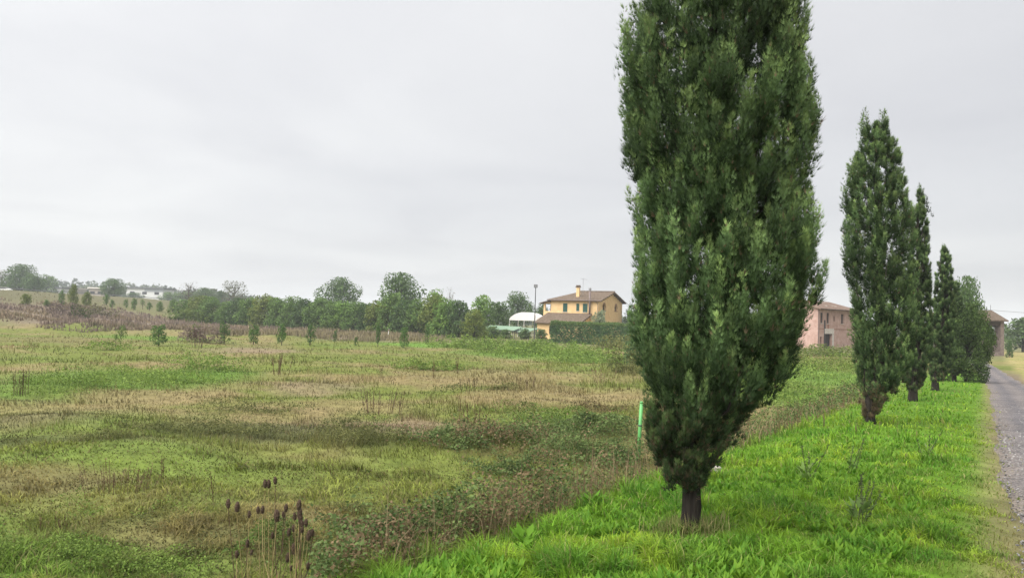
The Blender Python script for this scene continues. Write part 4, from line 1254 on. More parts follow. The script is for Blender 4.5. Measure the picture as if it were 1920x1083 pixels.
def build_pink():
    Yc = 124.0
    c = at(1533, 655, Yc); gz = H1(c.x, Yc) - .05
    # local: origin at the near corner; +x along the facade receding right, gable wall recedes left
    o = empty('pink_farmhouse', (c.x, Yc, gz), 'derelict pink farmhouse with stained walls and a tiled roof', 'house', rz=R(41))
    zt = at(1536, 577, Yc).z - gz
    L_, D_ = 15.0, 11.0
    holes = [(.85, 1.75, zt - 2.55, zt - .75), (3.1, 4.0, zt - 2.55, zt - .75), (5.6, 6.15, zt - 2.2, zt - 1.25), (.8, 1.5, .3, 2.15), (2.7, 5.2, .1, 2.65), (8.5, 9.5, zt - 2.5, zt - .8)]
    w = MB(); wall(w, 0, L_, 0, zt, holes, 0, .45); w.build('facade', M_PINK, o)
    # stains and bare patches as thin render
    for x0, x1, z0, z1, nm in holes and [(h[0], h[1], h[2], h[3], 'window' if h[2] > 1 else 'doorway') for h in holes]:
        q = MB().box(x0, x1, .50, .54, z0, z1); q = q.build(nm, M_DARKIN, o)
        if nm == 'window' and x1 - x0 > .7:
            MB().box(x0 - .06, x1 + .06, -.10, -.003, z0 - .1, z0 - .01).build('sill', M_STONE, q)
            MB().box(x0 + .48, x0 + .86, .10, .14, z0 + .02, z1 - .02).build('shutter', M_WOOD, q)
        if nm == 'doorway' and x1 - x0 < 1:
            MB().box(x0 + .02, x1 - .02, .20, .25, z0 + .01, z1 - .02).build('door', mat_plain('red_brown_door', (.11, .045, .035), .8), q)
    fr = MB(); fr.box(2.35, 5.75, -.07, -.003, 2.66, 3.55); fr.box(5.22, 5.75, -.07, -.003, .1, 2.655); fr.build('door_surround', M_STONE, o)
    MB().box(2.15, 2.66, -.05, -.003, .1, 5.0).build('damp_stain', mat_plain('black_damp', (.06, .05, .05), .95, .3, 3), o)
    st = MB(); st.box(3.5, 3.9, -.03, -.004, zt - 3.9, zt - 2.75); st.box(2.75, 2.9, -.03, -.004, zt - 3.7, zt - 3.3); st.build('fallen_plaster', M_BRICK, o)
    MB().box(.02, 2.1, -.06, -.003, 3.45, 3.55).build('string_course', M_BRICK, o)
    MB().box(5.8, L_, -.06, -.003, 3.45, 3.55).build('string_course', M_BRICK, o)
    MB().tube([(.12, -.10, zt - .2), (.12, -.10, .1)], .06, 6).build('downspout', M_COPPER, o)
    G = Matrix.Rotation(R(90), 4, 'Z') @ Matrix.Scale(-1, 4, (0, 1, 0))       # x->y, outer side -> -x
    g = MB(); rise = 1.45
    wall(g, .46, D_, 0, zt, [(2.5, 3.4, zt - 2.4, zt - .9)], 0, .45, Matrix(((0, 1, 0, 0), (1, 0, 0, 0), (0, 0, 1, 0), (0, 0, 0, 1))))
    g.prism([(0, zt), (D_, zt), (D_ / 2, zt + rise)], 0, .45, lambda a, b, d: Vector((d, a, b)))
    g.build('gable_wall', M_PINK, o)
    MB().box(.47, .5, 2.45, 3.45, zt - 2.45, zt - .85).build('window', M_DARKIN, o)
    bk = MB(); bk.box(.46, L_, D_ - .4, D_, 0, zt); bk.box(L_ - .4, L_, .46, D_ - .41, 0, zt); bk.build('rear_walls', M_PINK, o)
    ov = .7; sl = rise / (D_ / 2); e = zt + .12 - ov * sl; rdg = zt + rise + .14
    rf = MB()
    slab(rf, [(-.5, -ov, e), (L_ + .5, -ov, e), (L_ + .5, D_ / 2, rdg), (-.5, D_ / 2, rdg)], .17)
    slab(rf, [(L_ + .5, D_ + ov, e), (-.5, D_ + ov, e), (-.5, D_ / 2, rdg), (L_ + .5, D_ / 2, rdg)], .17)
    roof = rf.build('roof', M_TILE2, o)
    ch = MB(); ch.box(4.6, 5.8, 3.3, 4.1, zt + 1.0, zt + 2.35); ch.box(4.5, 5.0, 3.2, 4.2, zt + 2.352, zt + 2.55); ch.box(5.4, 5.9, 3.2, 4.2, zt + 2.352, zt + 2.6); ch.build('chimney', M_BRICK, roof)
    gt = MB(); gt.tube([(-.5, -ov - .06, e - .1), (L_ + .5, -ov - .06, e - .1)], .07, 6); gt.build('gutter', M_WOOD, roof)
    rng = random.Random(4)
    for k in range(9):
        x = 5.5 + rng.random() * 5; f = .3 + rng.random() * .6
        MB().box(0, .45, 0, .3, 0, .12, Matrix.Translation((x, -ov + (D_ / 2 + ov) * f, e + (rdg - e) * f - .02)) @ Matrix.Rotation(rng.random() * 3, 4, 'Z')).build('loose_tile', M_STONE, roof)


build_pink()


def build_barn():
    Yc = 120.0
    c = at(1882, 664, Yc); gz = H1(c.x, Yc) - .05
    o = empty('ruined_barn', (c.x, Yc, gz), 'ruined open-sided brick barn with tall corner pillar and brown roof', 'barn', rz=R(8))
    zt = at(1882, 601, Yc).z - gz; rd = at(1882, 581, Yc).z - gz
    L_ = 9.0; D_ = 6.0
    M_OB = mat_plain('old_brick', (.13, .098, .085), .95, scale=2.5, col2=(.23, .18, .155), bump=.5)
    for x in (-.55, -4.6, -L_):
        MB().box(x, x + .62, 0, .62, 0, zt).build('pillar', M_OB, o)
    for x in (-.55, -L_):
        MB().box(x, x + .62, D_ - .62, D_, 0, zt).build('pillar', M_OB, o)
    b = MB(); b.box(-L_ + .63, -.56, .05, .5, zt - .75, zt - .02); b.build('beam', M_WOOD, o)
    w = MB(); wall(w, -L_ + .63, -.56, 0, zt - .1, [(-3.4, -2.5, 3.4, 5.1), (-1.7, -1.15, 3.4, 4.6), (-6.4, -5.2, .1, 2.4)], 2.6, 2.95); w.build('inner_wall', M_OB, o)
    w = MB(); w.box(-4.0, -3.4, .1, .5, .0, 2.1); w.box(-3.39, -2.6, .1, .5, 0, 1.2); w.box(-2.59, -.56, .1, .5, 0, .7); w.build('broken_wall', M_OB, o)
    G2 = Matrix(((0, 1, 0, 0), (1, 0, 0, 0), (0, 0, 1, 0), (0, 0, 0, 1)))
    w = MB(); wall(w, .63, D_ - .63, 0, zt - .3, [(1.4, 2.3, 3.3, 4.7)], -.42, -.12, G2); w.build('end_wall', M_OB, o)
    br = MB(); br.tube([(-3.6, .3, zt - .4), (-1.0, .3, zt - 1.9)], .09, 6); br.build('brace', M_WOOD, o)
    G = lambda a, b_, d: Vector((d, a, b_))
    e = zt + .05; ov = .5
    rf = MB()
    slab(rf, [(-L_ - .4, -ov, e), (.45, -ov, e), (.45, D_ / 2, rd), (-L_ - .4, D_ / 2, rd)], .18)
    slab(rf, [(.45, D_ + ov, e), (-L_ - .4, D_ + ov, e), (-L_ - .4, D_ / 2, rd), (.45, D_ / 2, rd)], .18)
    roof = rf.build('roof', M_TILE, o)
    MB().prism([(.02, zt - .02), (D_ - .02, zt - .02), (D_ / 2, rd - .2)], -.05, .05, G).build('gable_boards', M_WOOD, o)
    MB().tube([(.2, D_ / 2, rd), (.2, D_ / 2, rd + .9)], .03, 5).build('finial', M_DGREY, roof)
    MB().box(-L_, -.56, D_ - .4, D_ - .05, 0, zt - .1).build('rear_wall', M_OB, o)


build_barn()


def build_hedge():
    rng = np.random.default_rng(9)
    Yc = 121.0
    p0, p1 = at(1036, 640, Yc), at(1205, 645, 112.0)
    top = at(1100, 606, 118).z
    ax = Vector((p1.x - p0.x, p1.y - p0.y, 0)); L_ = ax.length; ax.normalize(); nn = Vector((-ax.y, ax.x, 0))
    gz = H1(p0.x, p0.y)
    o = empty('clipped_hedge', (p0.x, p0.y, gz), 'long clipped dark green hedge in front of the yellow house', 'hedge', rz=math.atan2(ax.y, ax.x))
    hh = top - gz
    m = 26000
    X = rng.uniform(0, L_, m); side = rng.random(m)
    hloc = hh * (1 + .06 * (fbm(X / 1.5, X * 0, 131, 3) - .5) * 2)
    Yl = np.where(side < .6, -.9 + rng.normal(0, .12, m), rng.uniform(-.9, .9, m))
    Z = np.where(side < .6, rng.random(m) * hloc, hloc + rng.normal(0, .10, m))
    fill = rng.random(m) < .15; Yl = np.where(fill, rng.uniform(-.8, .8, m), Yl); Z = np.where(fill, rng.random(m) * hloc, Z)
    P = np.stack([X, Yl, Z], 1)
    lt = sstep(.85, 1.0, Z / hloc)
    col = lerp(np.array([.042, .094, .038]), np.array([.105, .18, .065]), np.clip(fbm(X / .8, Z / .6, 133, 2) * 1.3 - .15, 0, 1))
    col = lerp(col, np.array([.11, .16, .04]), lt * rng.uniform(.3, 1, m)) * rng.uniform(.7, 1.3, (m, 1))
    c = Cards(); ln = rng.uniform(.12, .26, m)
    c.leaves(P, rand_dirs(rng, m) + [0, 0, .4], rand_dirs(rng, m) * .6 + [0, -.6, .4], ln, ln * .7, col)
    c.build('foliage', M_LEAF, o)
    st = MB()
    for k in range(int(L_ / .8)): st.tube([(.4 + k * .8, 0, -.1), (.4 + k * .8, .05, hh * .7)], [.04, .02], 5)
    st.build('stems', M_TWIG, o)


build_hedge()


def build_canopy():
    Yc = 146.0
    c = at(982, 600, Yc); gz = H1(c.x, Yc)
    o = empty('white_canopy', (c.x, Yc, gz), 'white barrel-roofed canopy on thin posts left of the yellow house', 'canopy', rz=R(-22))
    w = 6.4; d = 5.0; ze = at(982, 599, Yc).z - gz; zt = at(982, 585, Yc).z - gz
    v = []; f = []; n = 16
    for j, y in enumerate((0, d)):
        for i in range(n + 1):
            a = -1 + 2 * i / n
            v.append((a * w / 2, y, ze + (zt - ze) * (1 - a * a) ** .8))
    k = n + 1
    for i in range(n): f.append((i, i + 1, i + 1 + k, i + k))
    mb = MB(); mb.add(v, f); mb.add([(x, y, z - .06) for x, y, z in v], [q[::-1] for q in f])
    mb.add([(x, -.02, z) for x, y, z in v[:k]] + [(x, -.02, ze - .18) for x, y, z in v[:k]], [(i + k, i + 1 + k, i + 1, i) for i in range(n)])
    mb.build('canvas_roof', M_CANVAS, o, False)
    for x in (-w / 2 + .1, 0.05, w / 2 - .1):
        for y in (.1, d - .1):
            MB().tube([(x, y, 0), (x, y, ze - .06)], .06, 6).build('post', M_WHITE, o)
    MB().box(-w / 2, w / 2, d - .04, d + .04, .9, 1.0).build('rail', M_GREY, o)
    MB().box(-2.6, -.8, 1.5, 2.4, .78, .84).build('table_top', M_WOOD, o)
    MB().box(-1.8, -1.6, 1.85, 2.05, 0, .777).build('table_leg', M_WOOD, o)


build_canopy()


def pergola(px0, y0, px1, y1, Yc, label, nposts):
    a, b = at(px0, y0, Yc), at(px1, y1, Yc - 5)
    gz = H1(a.x, a.y)
    ax = Vector((b.x - a.x, b.y - a.y, 0)); L_ = ax.length
    o = empty('pergola', (a.x, a.y, gz), label, 'pergola', 'green-roofed pergolas by the canopy', rz=math.atan2(ax.y, ax.x))
    z = a.z - gz; z1 = b.z - gz
    r = MB(); slab(r, [(0, -1.1, z - .38), (L_, -1.1, z1 - .38), (L_, 1.1, z1 + .28), (0, 1.1, z + .28)], .08); r.build('sheet_roof', M_PGREEN, o)
    e = MB(); e.box(0.02, L_ - .02, -1.05, -.95, min(z, z1) - .62, min(z, z1) - .49); e.build('edge_beam', M_DGREY, o)
    for k in range(nposts):
        x = .15 + (L_ - .3) * k / (nposts - 1); zz = z + (z1 - z) * x / L_
        MB().tube([(x, -.85, -.05), (x, -.85, zz - .45)], .05, 6).build('post', M_DGREY, o)
        MB().tube([(x, .85, -.05), (x, .85, zz + .1)], .05, 6).build('post', M_DGREY, o)
    for k in range(3):
        x = L_ * (k + .5) / 3
        MB().box(x - .5, x + .5, -.4, .4, .72, .77).build('table', M_WHITE if k == 2 else M_WOOD, o)


pergola(912, 612, 972, 615, 134, 'long green-roofed pergola nearer the trees left of the canopy', 4)
pergola(968, 617, 1000, 618, 131, 'short green-roofed pergola beside the floodlight pole', 3)


def build_floodlight():
    Yc = 122.0
    t = at(1004.5, 533, Yc); b = at(1001.5, 640, Yc); gz = H1(b.x, Yc)
    o = empty('floodlight_pole', (b.x, Yc, gz), 'tall dark floodlight pole left of the yellow house', 'street lamp')
    h = t.z - gz
    MB().tube([(0, 0, -.2), (0, 0, h * .5), (0, 0, h - .3)], [.10, .085, .06], 8).build('pole', M_DGREY, o)
    hd = MB(); hd.box(-.30, .30, -.22, .08, h - .55, h - .02); hd.build('lamp_head', M_DGREY, o)
    MB().box(-.25, .25, -.25, -.222, h - .5, h - .07).build('lamp_glass', M_GREY, o)
    MB().box(-.06, .06, -.1, .1, h - .7, h - .56).build('bracket', M_DGREY, o)


build_floodlight()


# ------------------------------------------------------------------ far warehouses, road, car
def warehouse(px0, px1, ybase, ytop, Y, label, roofc, wallc, flat=True, band=None):
    a, b = at(px0, ybase, Y), at(px1, ybase, Y)
    gz = H1((a.x + b.x) / 2, Y); zt = at((px0 + px1) / 2, ytop, Y).z - gz
    L_ = b.x - a.x
    o = empty('warehouse', (a.x, Y, gz), label, 'warehouse', 'warehouses beyond the far road')
    MB().box(0, L_, 0, 14, -.5, zt).build('wall', wallc, o)
    MB().box(-.6, L_ + .6, -.8, 14.8, zt + .003, zt + .8).build('roof', roofc, o)
    n = max(2, int(L_ / 6))
    for k in range(n):
        x = L_ * (k + .5) / n
        w = MB().box(x - 1.3, x + 1.3, -.10, -.01, zt * .60, zt * .78).build('window', M_GLASS, o)
    MB().box(L_ * .3, L_ * .3 + 3.2, -.12, -.01, .0, zt * .45).build('loading_door', M_GREY, o)
    if band: MB().box(L_ * .5, L_ - .02, -.14, -.012, zt * .80, zt - .05).build('cladding_band', band, o)
    return o


M_WW = mat_plain('warehouse_white', (.62, .62, .61), .8, .08, .3)
M_WT = mat_plain('warehouse_tan', (.36, .31, .26), .8, .1, .3)
warehouse(76, 114, 553, 540, 400, 'white warehouse with dark roof beside the far left trees', mat_plain('roof_slate', (.10, .11, .12), .8), M_WW)
warehouse(114, 136, 552, 541, 430, 'low tan warehouse behind the yellow sapling', mat_plain('roof_cream', (.55, .50, .44), .8), M_WT)
warehouse(166, 194, 556, 541, 420, 'tan warehouse with pale flat roof left of the dark round tree', mat_plain('roof_cream2', (.62, .58, .52), .8), M_WT)
warehouse(236, 305, 558, 541, 420, 'long white warehouse with grey upper band right of the dark round tree', mat_plain('roof_grey', (.13, .135, .14), .8), M_WW, band=mat_plain('warehouse_band', (.30, .32, .34), .7))


def build_far_road():
    ys = np.linspace(150, 520, 60)
    x = road_x(ys)
    V = []
    for i, y in enumerate(ys):
        for dx in (-9.5, -2.0):
            V.append((x[i] + dx, y, H1(x[i] + dx, y) + .08))
    V = np.array(V); n = len(ys)
    F = np.array([[2 * i, 2 * i + 1, 2 * i + 3, 2 * i + 2] for i in range(n - 1)])
    me = np_mesh('far_road', V, F, None, mat_plain('far_asphalt', (.07, .07, .072), .9))
    tag(obj('far_road', me), 'raised asphalt road across the far left', 'road', kind='structure')
    # guard rail
    g = empty('guard_rail', (float(x[0]), 150, H1(float(x[0]) - 1.2, 150)), 'pale metal guard rail along the raised far road', 'guard rail')
    mb = MB(); px_ = []
    for i in range(n): px_.append((float(x[i] - 1.2 - x[0]), float(ys[i] - 150), H1(float(x[i]) - 1.2, float(ys[i])) - g.location.z + .62))
    mb.tube(px_, .14, 4); mb.build('rail', M_GREY, g)
    for i in range(0, n, 2): MB().tube([(px_[i][0], px_[i][1], px_[i][2] - .65), px_[i]], .06, 4).build('post', M_GREY, g)


build_far_road()


def build_car():
    Y = 212.0
    p = at(6, 547, Y); x = p.x; gz = H1(x, Y) + .09
    o = empty('white_car', (x, Y, gz), 'small white car on the raised far left road', 'car', rz=R(4))
    body = MB()
    prof = [(-2.1, .35), (-2.1, .85), (-1.9, .98), (-1.2, 1.02), (-.65, 1.45), (.9, 1.48), (1.6, 1.05), (2.1, .95), (2.15, .4)]
    body.prism(prof, -.85, .85, lambda a, b, d: Vector((a, d, b)))
    bd = body.build('body', M_WHITE, o)
    gl = MB()
    for y0, y1 in ((-.865, -.852), (.852, .865)):
        gl.prism([(-1.05, 1.03), (-.6, 1.38), (.8, 1.40), (1.35, 1.05)], y0, y1, lambda a, b, d: Vector((a, d, b)))
    gl.build('side_glass', M_GLASS, bd)
    for wx in (-1.3, 1.35):
        for wy in (-.78, .78):
            w = MB().tube([(wx, wy - .1, .33), (wx, wy + .1, .33)], .33, 14).build('wheel', M_DGREY, o)
            MB().tube([(wx, wy - .11, .33), (wx, wy + .11, .33)], .18, 10).build('rim', M_GREY, w)
    MB().box(-2.13, -2.101, -.7, -.4, .68, .82).build('headlight', M_GREY, o)
    MB().box(-2.13, -2.101, .4, .7, .68, .82).build('headlight', M_GREY, o)


build_car()


# ------------------------------------------------------------------ field things
def build_stake():
    b = hit(1196, 868); t = at(1203, 752, b.y)
    o = empty('green_stake', b, 'bright green plastic stake leaning beside the nearest cypress', 'stake')
    m = mat_plain('green_plastic', (.10, .34, .10), .45, .1, 3, spec=.4)
    d = t - b
    MB().tube([(0, 0, -.2), tuple(d * .5), tuple(d * .98)], [.048, .046, .044], 12).build('tube', m, o, True)
    MB().tube([tuple(d * .97), tuple(d)], [.05, .036], 12).build('cap', m, o, True)
    MB().tube([tuple(d * .60), tuple(d * .62)], .056, 12).build('tie', M_DGREY, o, True)


build_stake()


def build_marker():
    b = hit(727, 632)
    o = empty('marker_post', b, 'thin white marker post leaning before the nursery trees', 'post')
    MB().tube([(0, 0, -.2), (.16, 0, 1.25)], .045, 6).build('shaft', M_WHITE, o)
    MB().tube([(.125, 0, .95), (.145, 0, 1.12)], .052, 6).build('red_band', mat_plain('red_paint', (.4, .07, .05), .6), o)


build_marker()


def build_rock():
    b = hit(1335, 893)
    rng = np.random.default_rng(3)
    import bmesh
    bm = bmesh.new(); bmesh.ops.create_icosphere(bm, subdivisions=3, radius=1)
    for v in bm.verts:
        n = float(fbm(v.co.x * 1.3 + 5, v.co.y * 1.3 + v.co.z, 7, 3)) - .5
        v.co = Vector((v.co.x * .13, v.co.y * .10, v.co.z * .055)) * (1 + .7 * n)
    me = bpy.data.meshes.new('pale_stone'); bm.to_mesh(me); bm.free()
    me.materials.append(mat_plain('limestone', (.30, .28, .24), .9, .2, 9, bump=.5))
    o = obj('pale_stone', me, None, (b.x, b.y, b.z + .10))
    tag(o, 'pale stone lying in the grass behind the nearest cypress trunk', 'stone')


build_rock()
M_TEAS = mat_plain('teasel_head', (.10, .064, .044), .95, .3, 60, bump=1.0)
M_STEM = mat_plain('dry_stem', (.24, .19, .085), .85, .25, 20)
M_STEM2 = mat_plain('brown_stem', (.085, .052, .034), .9, .25, 20)


def head_mesh(rng):
    mb = MB(); n = 9; seg = 10
    pts = [(0, 0, .07 * i / (n - 1)) for i in range(n)]
    rad = [.020 * (math.sin(math.pi * (.10 + .86 * i / (n - 1))) ** .6) for i in range(n)]
    mb.tube(pts, rad, seg)
    for i in range(90):                       # bristles
        a = rng.uniform(0, 6.28); f = rng.uniform(.05, .98); r = .020 * math.sin(math.pi * (.10 + .86 * f)) ** .6
        p = Vector((r * math.cos(a), r * math.sin(a), .07 * f)); d = Vector((math.cos(a), math.sin(a), .7)) * .009
        t = Vector((-math.sin(a), math.cos(a), 0)) * .0016
        mb.add([p - t, p + t, p + d], [(0, 1, 2)])
    for k in range(6):                        # long bracts below the head
        a = k * 1.05 + rng.uniform(-.2, .2); c, s = math.cos(a), math.sin(a); q = Vector((-s, c, 0)) * .002
        p0 = Vector((0, 0, .002)); p1 = Vector((c * .03, s * .03, .004)); p2 = Vector((c * .048, s * .048, .03))
        mb.add([p0 - q, p0 + q, p1 + q, p1 - q, p2], [(0, 1, 2, 3), (3, 2, 4)])
    return mb.mesh('seed_head', M_TEAS)


def build_teasel():
    rng = random.Random(12)
    hm = [head_mesh(rng) for _ in range(3)]
    heads = [(497, 905, 1.0), (504, 905, 1.1), (516, 898, 1.0), (428, 943, 1.15), (444, 950, 1.25), (467, 961, .9), (484, 953, .9), (492, 953, 1.0), (519, 968, 1.5), (536, 950, 1.0), (532, 961, .8), (560, 946, 1.15), (561, 962, 1.3), (563, 972, 1.2), (553, 965, .9), (567, 979, .9), (574, 977, .9), (551, 987, .9), (542, 995, .95), (566, 989, .8), (578, 1003, 1.15), (586, 996, .9), (511, 1000, .85), (464, 1016, 1.0), (444, 1036, 1.0), (471, 1031, .7), (551, 1028, 1.25), (539, 1044, 1.2), (577, 1058, .9), (545, 1060, .6)]
    roots = [('tall dry teasel with many brown seed heads, right of its smaller neighbour', 515, 5.4, [h for h in heads if 475 < h[0] < 540]),
             ('dry teasel with a dense bunch of seed heads, rightmost of three', 552, 5.2, [h for h in heads if h[0] >= 540]),
             ('smallest dry teasel with few seed heads, leftmost of three', 462, 5.5, [h for h in heads if h[0] <= 475])]
    for label, bx, Y, hs in roots:
        g = at(bx, 1083, Y); gz = H1(g.x, Y)
        o = empty('teasel', (g.x, Y, gz), label, 'teasel', 'dry teasels in the lower left')
        O = Vector((g.x, Y, gz))
        hs = sorted(hs, key=lambda h: h[1])
        ends = []
        for i, (hx, hy, sc) in enumerate(hs):
            p = at(hx, hy + 9, Y + rng.uniform(-.22, .22)) - O
            ends.append(p)
            if i < max(2, len(hs) // 2):
                root = Vector((rng.uniform(-.09, .09), rng.uniform(-.09, .09), -.05))
            else:                              # side stem leaves the main stem
                mp = ends[i % 2]; f = max(.25, min(.8, (p.z - .45) / max(.3, mp.z)))
                root = mp * f
            mid = root.lerp(p, .5) + Vector(((p.x - root.x) * .18, 0, -.05 if i > 1 else 0))
            st = MB().tube([root, mid, p], [.0036, .0030, .0024], 6).build('stem', M_STEM if i % 3 else M_STEM2, o)
            h = obj('seed_head', hm[i % 3], o)
            h.location = p; h.scale = (sc * .72, sc * .72, sc * .84)
            h.rotation_euler = (rng.uniform(-.12, .12), rng.uniform(-.12, .12), rng.uniform(0, 6))
        lf = Cards(); r2 = np.random.default_rng(3)
        k = 5; a = r2.uniform(0, 6.28, k)
        P = np.zeros((k, 3)); P[:, 2] = r2.uniform(.05, .6, k)
        ln = r2.uniform(.12, .22, k)
        lf.leaves(P, np.stack([np.cos(a), np.sin(a), r2.uniform(.8, 2.0, k)], 1), np.tile([0, .3, 1.0], (k, 1)), ln * .7, ln * .08, np.tile([.16, .11, .055], (k, 1)))
        lf.build('dry_leaves', M_DRY, o)


build_teasel()


def dock(px, py, ytop, wpx, n, label, seed, fuzz=1.0, mat=None, col=(.13, .085, .052)):
    """dead upright seed stalks; each stalk is a part"""
    rng = np.random.default_rng(seed); r = random.Random(seed)
    b = hit(px, py); Y = b.y
    h = at(px, ytop, Y).z - b.z; w = wpx * Y / FPX
    o = empty('dead_stalks', b, label, 'dry weed', 'dead seed stalks standing in the field')
    for i in range(n):
        x0 = r.uniform(-.36, .36) * w; y0 = r.uniform(-.2, .2) * w; hh = h * r.uniform(.65, 1.0)
        lean = r.uniform(-.16, .16) * h + x0 * .25
        c = Cards(); k = int(22 * fuzz)
        p0 = np.array([x0, y0, -.05]); p1 = np.array([x0 + lean, y0 + r.uniform(-.1, .1) * h, hh])
        f = rng.uniform(.35, 1.0, k) ** .8
        wd = max(.005, .0007 * Y)
        side = np.array([1, .3, 0]) / 1.04 * wd / 2
        V = np.stack([np.stack([p0 - side, p0 + side, p1 + side * .5, p1 - side * .5])])
        cc = np.tile(np.array(col), (1, 4, 1))
        c._push(V, cc, f4=[(0, 1, 2, 3)])
        s2 = np.array([-.3, 1, 0]) / 1.04 * wd / 2
        c._push(np.stack([np.stack([p0 - s2, p0 + s2, p1 + s2 * .5, p1 - s2 * .5])]), cc, f4=[(0, 1, 2, 3)])
        P = p0 + (p1 - p0) * f[:, None]
        ln = np.full(k, max(.028, .0016 * Y)) * rng.uniform(.5, 1.3, k)
        c.leaves(P, rand_dirs(rng, k) * [1, 1, .5] + [0, 0, .7], rand_dirs(rng, k), ln, ln * .55, np.array(col) * rng.uniform(.6, 1.6, (k, 1)))
        c.build('stalk', M_DRY, o)
    return o


dock(880, 795, 738, 50, 9, 'clump of tall dark brown seed stalks right of the field centre', 1)
dock(878, 735, 702, 36, 7, 'smaller clump of seed stalks just behind the tall dark brown one', 2, col=(.11, .085, .045))
dock(718, 778, 725, 90, 16, 'wide reddish brown clump of dead stems left of the tall dark one', 3, col=(.12, .075, .055))
dock(526, 702, 664, 44, 8, 'fan-shaped brown clump of stalks below the young tree row', 4)
dock(220, 925, 862, 150, 26, 'broad thicket of thin brown stalks in the near left field', 5, fuzz=.5, col=(.15, .10, .065))
dock(304, 905, 850, 14, 3, 'dark straight stalks at the right end of the thin brown thicket', 6)
dock(408, 950, 872, 30, 3, 'two or three bare leaning stems left of the teasels', 7, fuzz=.2)
dock(40, 742, 690, 46, 12, 'dark rusty weed stalks near the left edge beside the green patch', 8, col=(.10, .075, .04))
dock(917, 815, 785, 10, 3, 'short dark stalk pair right of the tall dark brown clump', 9)
dock(713, 708, 680, 10, 2, 'single brown spire of seed stalks left of the green strip', 10)
dock(812, 708, 672, 8, 2, 'single thin brown spire above the green strip', 11)
dock(858, 700, 668, 14, 3, 'pair of thin brown spires right of the green strip', 12)
dock(985, 730, 705, 60, 8, 'low scatter of brown stalks in the straw grass at centre right', 13, col=(.14, .10, .06))
dock(1130, 718, 690, 50, 8, 'pale dry stalks beside the rounded bush by the nearest cypress', 14, col=(.24, .18, .11))
dock(640, 890, 868, 90, 5, 'few thin dark stems in the grass above the teasels', 15, fuzz=.2)
dock(370, 652, 612, 26, 8, 'reddish brown bush of stalks under the thin ragged young tree', 16, col=(.13, .085, .07))
dock(95, 1000, 960, 90, 6, 'sparse dark stalks low in the left corner grass', 17, fuzz=.4)


def rosette(px, py, label, seed, k, ln0, col, stalks=0):
    rng = np.random.default_rng(seed)
    b = hit(px, py)
    o = empty('broadleaf_weed', b, label, 'weed', 'broad-leaved weeds in the bank grass')
    c = Cards()
    a = rng.uniform(0, 6.28, k); ln = ln0 * rng.uniform(.6, 1.2, k)
    D = np.stack([np.cos(a), np.sin(a), rng.uniform(.3, 1.6, k)], 1)
    P = np.stack([.05 * np.cos(a), .05 * np.sin(a), rng.uniform(.04, .16, k)], 1)
    ln *= .62
    c.leaves(P, D, np.stack([-np.cos(a), -np.sin(a), np.ones(k)], 1), ln, ln * rng.uniform(.35, .5, k), np.array([.035, .05, 0]) + np.array(col) * rng.uniform(.7, 1.3, (k, 1)))
    c.build('leaves', M_LEAF, o)
    for i in range(stalks):
        c = Cards(); q = 60
        p0 = np.array([rng.normal(0, .05), rng.normal(0, .05), 0]); p1 = p0 + np.array([rng.normal(.05, .14), rng.normal(0, .1), rng.uniform(.3, .5)])
        f = rng.uniform(.2, 1, q); P = p0 + (p1 - p0) * f[:, None]
        c._push(np.stack([np.stack([p0 - [.004, 0, 0], p0 + [.004, 0, 0], p1 + [.003, 0, 0], p1 - [.003, 0, 0]])]), np.tile(np.array([.10, .11, .05]), (1, 4, 1)), f4=[(0, 1, 2, 3)])
        l2 = rng.uniform(.012, .03, q)
        c.leaves(P, rand_dirs(rng, q) + [0, 0, .3], rand_dirs(rng, q), l2, l2 * .6, np.array([.10, .13, .06]) * rng.uniform(.6, 1.5, (q, 1)))
        c.build('seed_stalk', M_LEAF, o)
    return o


rosette(1612, 985, 'grey-green weed with seed stalks right of the nearest trunk', 1, 22, .22, (.12, .20, .07), 6)
rosette(1600, 890, 'dark seed-stalk weed halfway towards the second cypress', 2, 12, .18, (.09, .17, .05), 3)
rosette(1510, 905, 'pale bushy weed between the first two cypresses', 3, 20, .20, (.14, .22, .07), 4)
rosette(1110, 960, 'dark green broad-leaved rosette left of the nearest trunk', 4, 22, .20, (.055, .15, .02))
rosette(1740, 860, 'small dark weed patch midway to the track', 5, 14, .14, (.10, .14, .06), 3)
rosette(985, 1045, 'large-leaved plant at the bottom of the bank left of the trunk', 6, 26, .22, (.075, .18, .022))


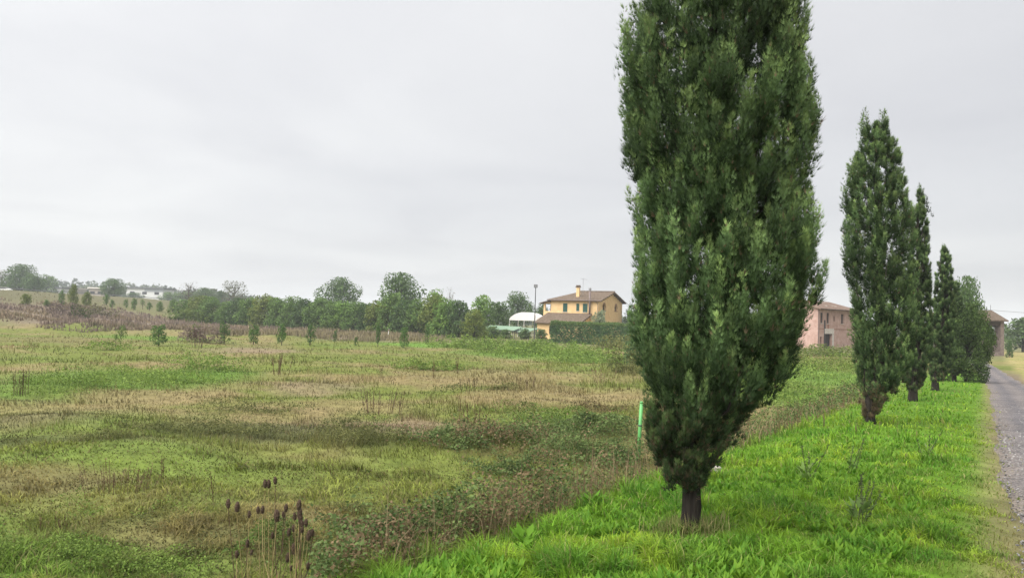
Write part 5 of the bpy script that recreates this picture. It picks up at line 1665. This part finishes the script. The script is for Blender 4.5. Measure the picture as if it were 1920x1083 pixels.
def build_snag():
    b = hit(758, 1040); Y = b.y
    for (px, py, yt, dx, label) in [(757, 1035, 998, .03, 'weathered forked stick standing at the bramble edge'), (932, 975, 955, .02, 'bent dry reed stem at the left edge of the bright grass'), (1545, 800, 775, .0, 'short dark stump stick left of the second cypress'), (1605, 812, 797, .0, 'tiny dark stick in the grass below the second cypress')]:
        b = hit(px, py); h = max(.12, at(px, yt, b.y).z - b.z)
        o = empty('dead_stick', b, label, 'stick')
        MB().tube([(0, 0, -.05), (dx, 0, h * .6), (dx * 2.2, .01, h)], [.012, .011, .008], 7).build('shaft', M_STEM2, o)
        if 'bent' in label:
            MB().tube([(dx * 2.2, .01, h), (.12, .02, h + .02), (.26, .02, h - .05)], [.006, .005, .003], 6).build('bent_tip', M_STEM, o)
        elif 'forked' in label:
            MB().tube([(0.0, 0, h * .3), (-.03, .01, h * .05)], [.01, .006], 6).build('fork', M_STEM2, o)
            MB().tube([(dx * 2.2, .01, h * .97), (dx * 2.4, .01, h * 1.06)], [.016, .010], 7).build('broken_tip', M_STONE, o)


build_snag()


def build_wire():
    o = empty('power_line', (0, 0, 0), 'thin overhead wire strung above the ruined barn roof', 'wire')
    pts = []
    for i in range(13):
        f = i / 12
        p = at(1790 + 330 * f, 574 + 18 * f + 5 * (1 - (2 * f - 1) ** 2), 150)
        pts.append(tuple(p))
    MB().tube(pts, .035, 4).build('cable', M_DGREY, o)
    for p in (pts[0], pts[-1]):
        gz = H1(p[0], p[1])
        MB().tube([(p[0], p[1], gz - .3), (p[0], p[1], p[2] + .25)], [.13, .09], 7).build('pole', M_WOOD, o)


build_wire()

# ------------------------------------------------------------------ haze
def build_haze():
    m = bpy.data.materials.new('haze_air'); m.use_nodes = True
    t = m.node_tree; t.nodes.clear()
    out = N(t, 'ShaderNodeOutputMaterial'); v = N(t, 'ShaderNodeVolumePrincipled')
    v.inputs['Color'].default_value = (.90, .94, .97, 1); v.inputs['Density'].default_value = HAZE
    v.inputs['Anisotropy'].default_value = 0.0
    t.links.new(v.outputs[0], out.inputs['Volume'])
    o = MB().box(-2700, 2700, -2700, 2700, -6.5, 60).build('haze', m)
    tag(o, 'thin grey haze in the air over the plain', 'haze', kind='stuff')


HAZE = 0.00042
build_haze()
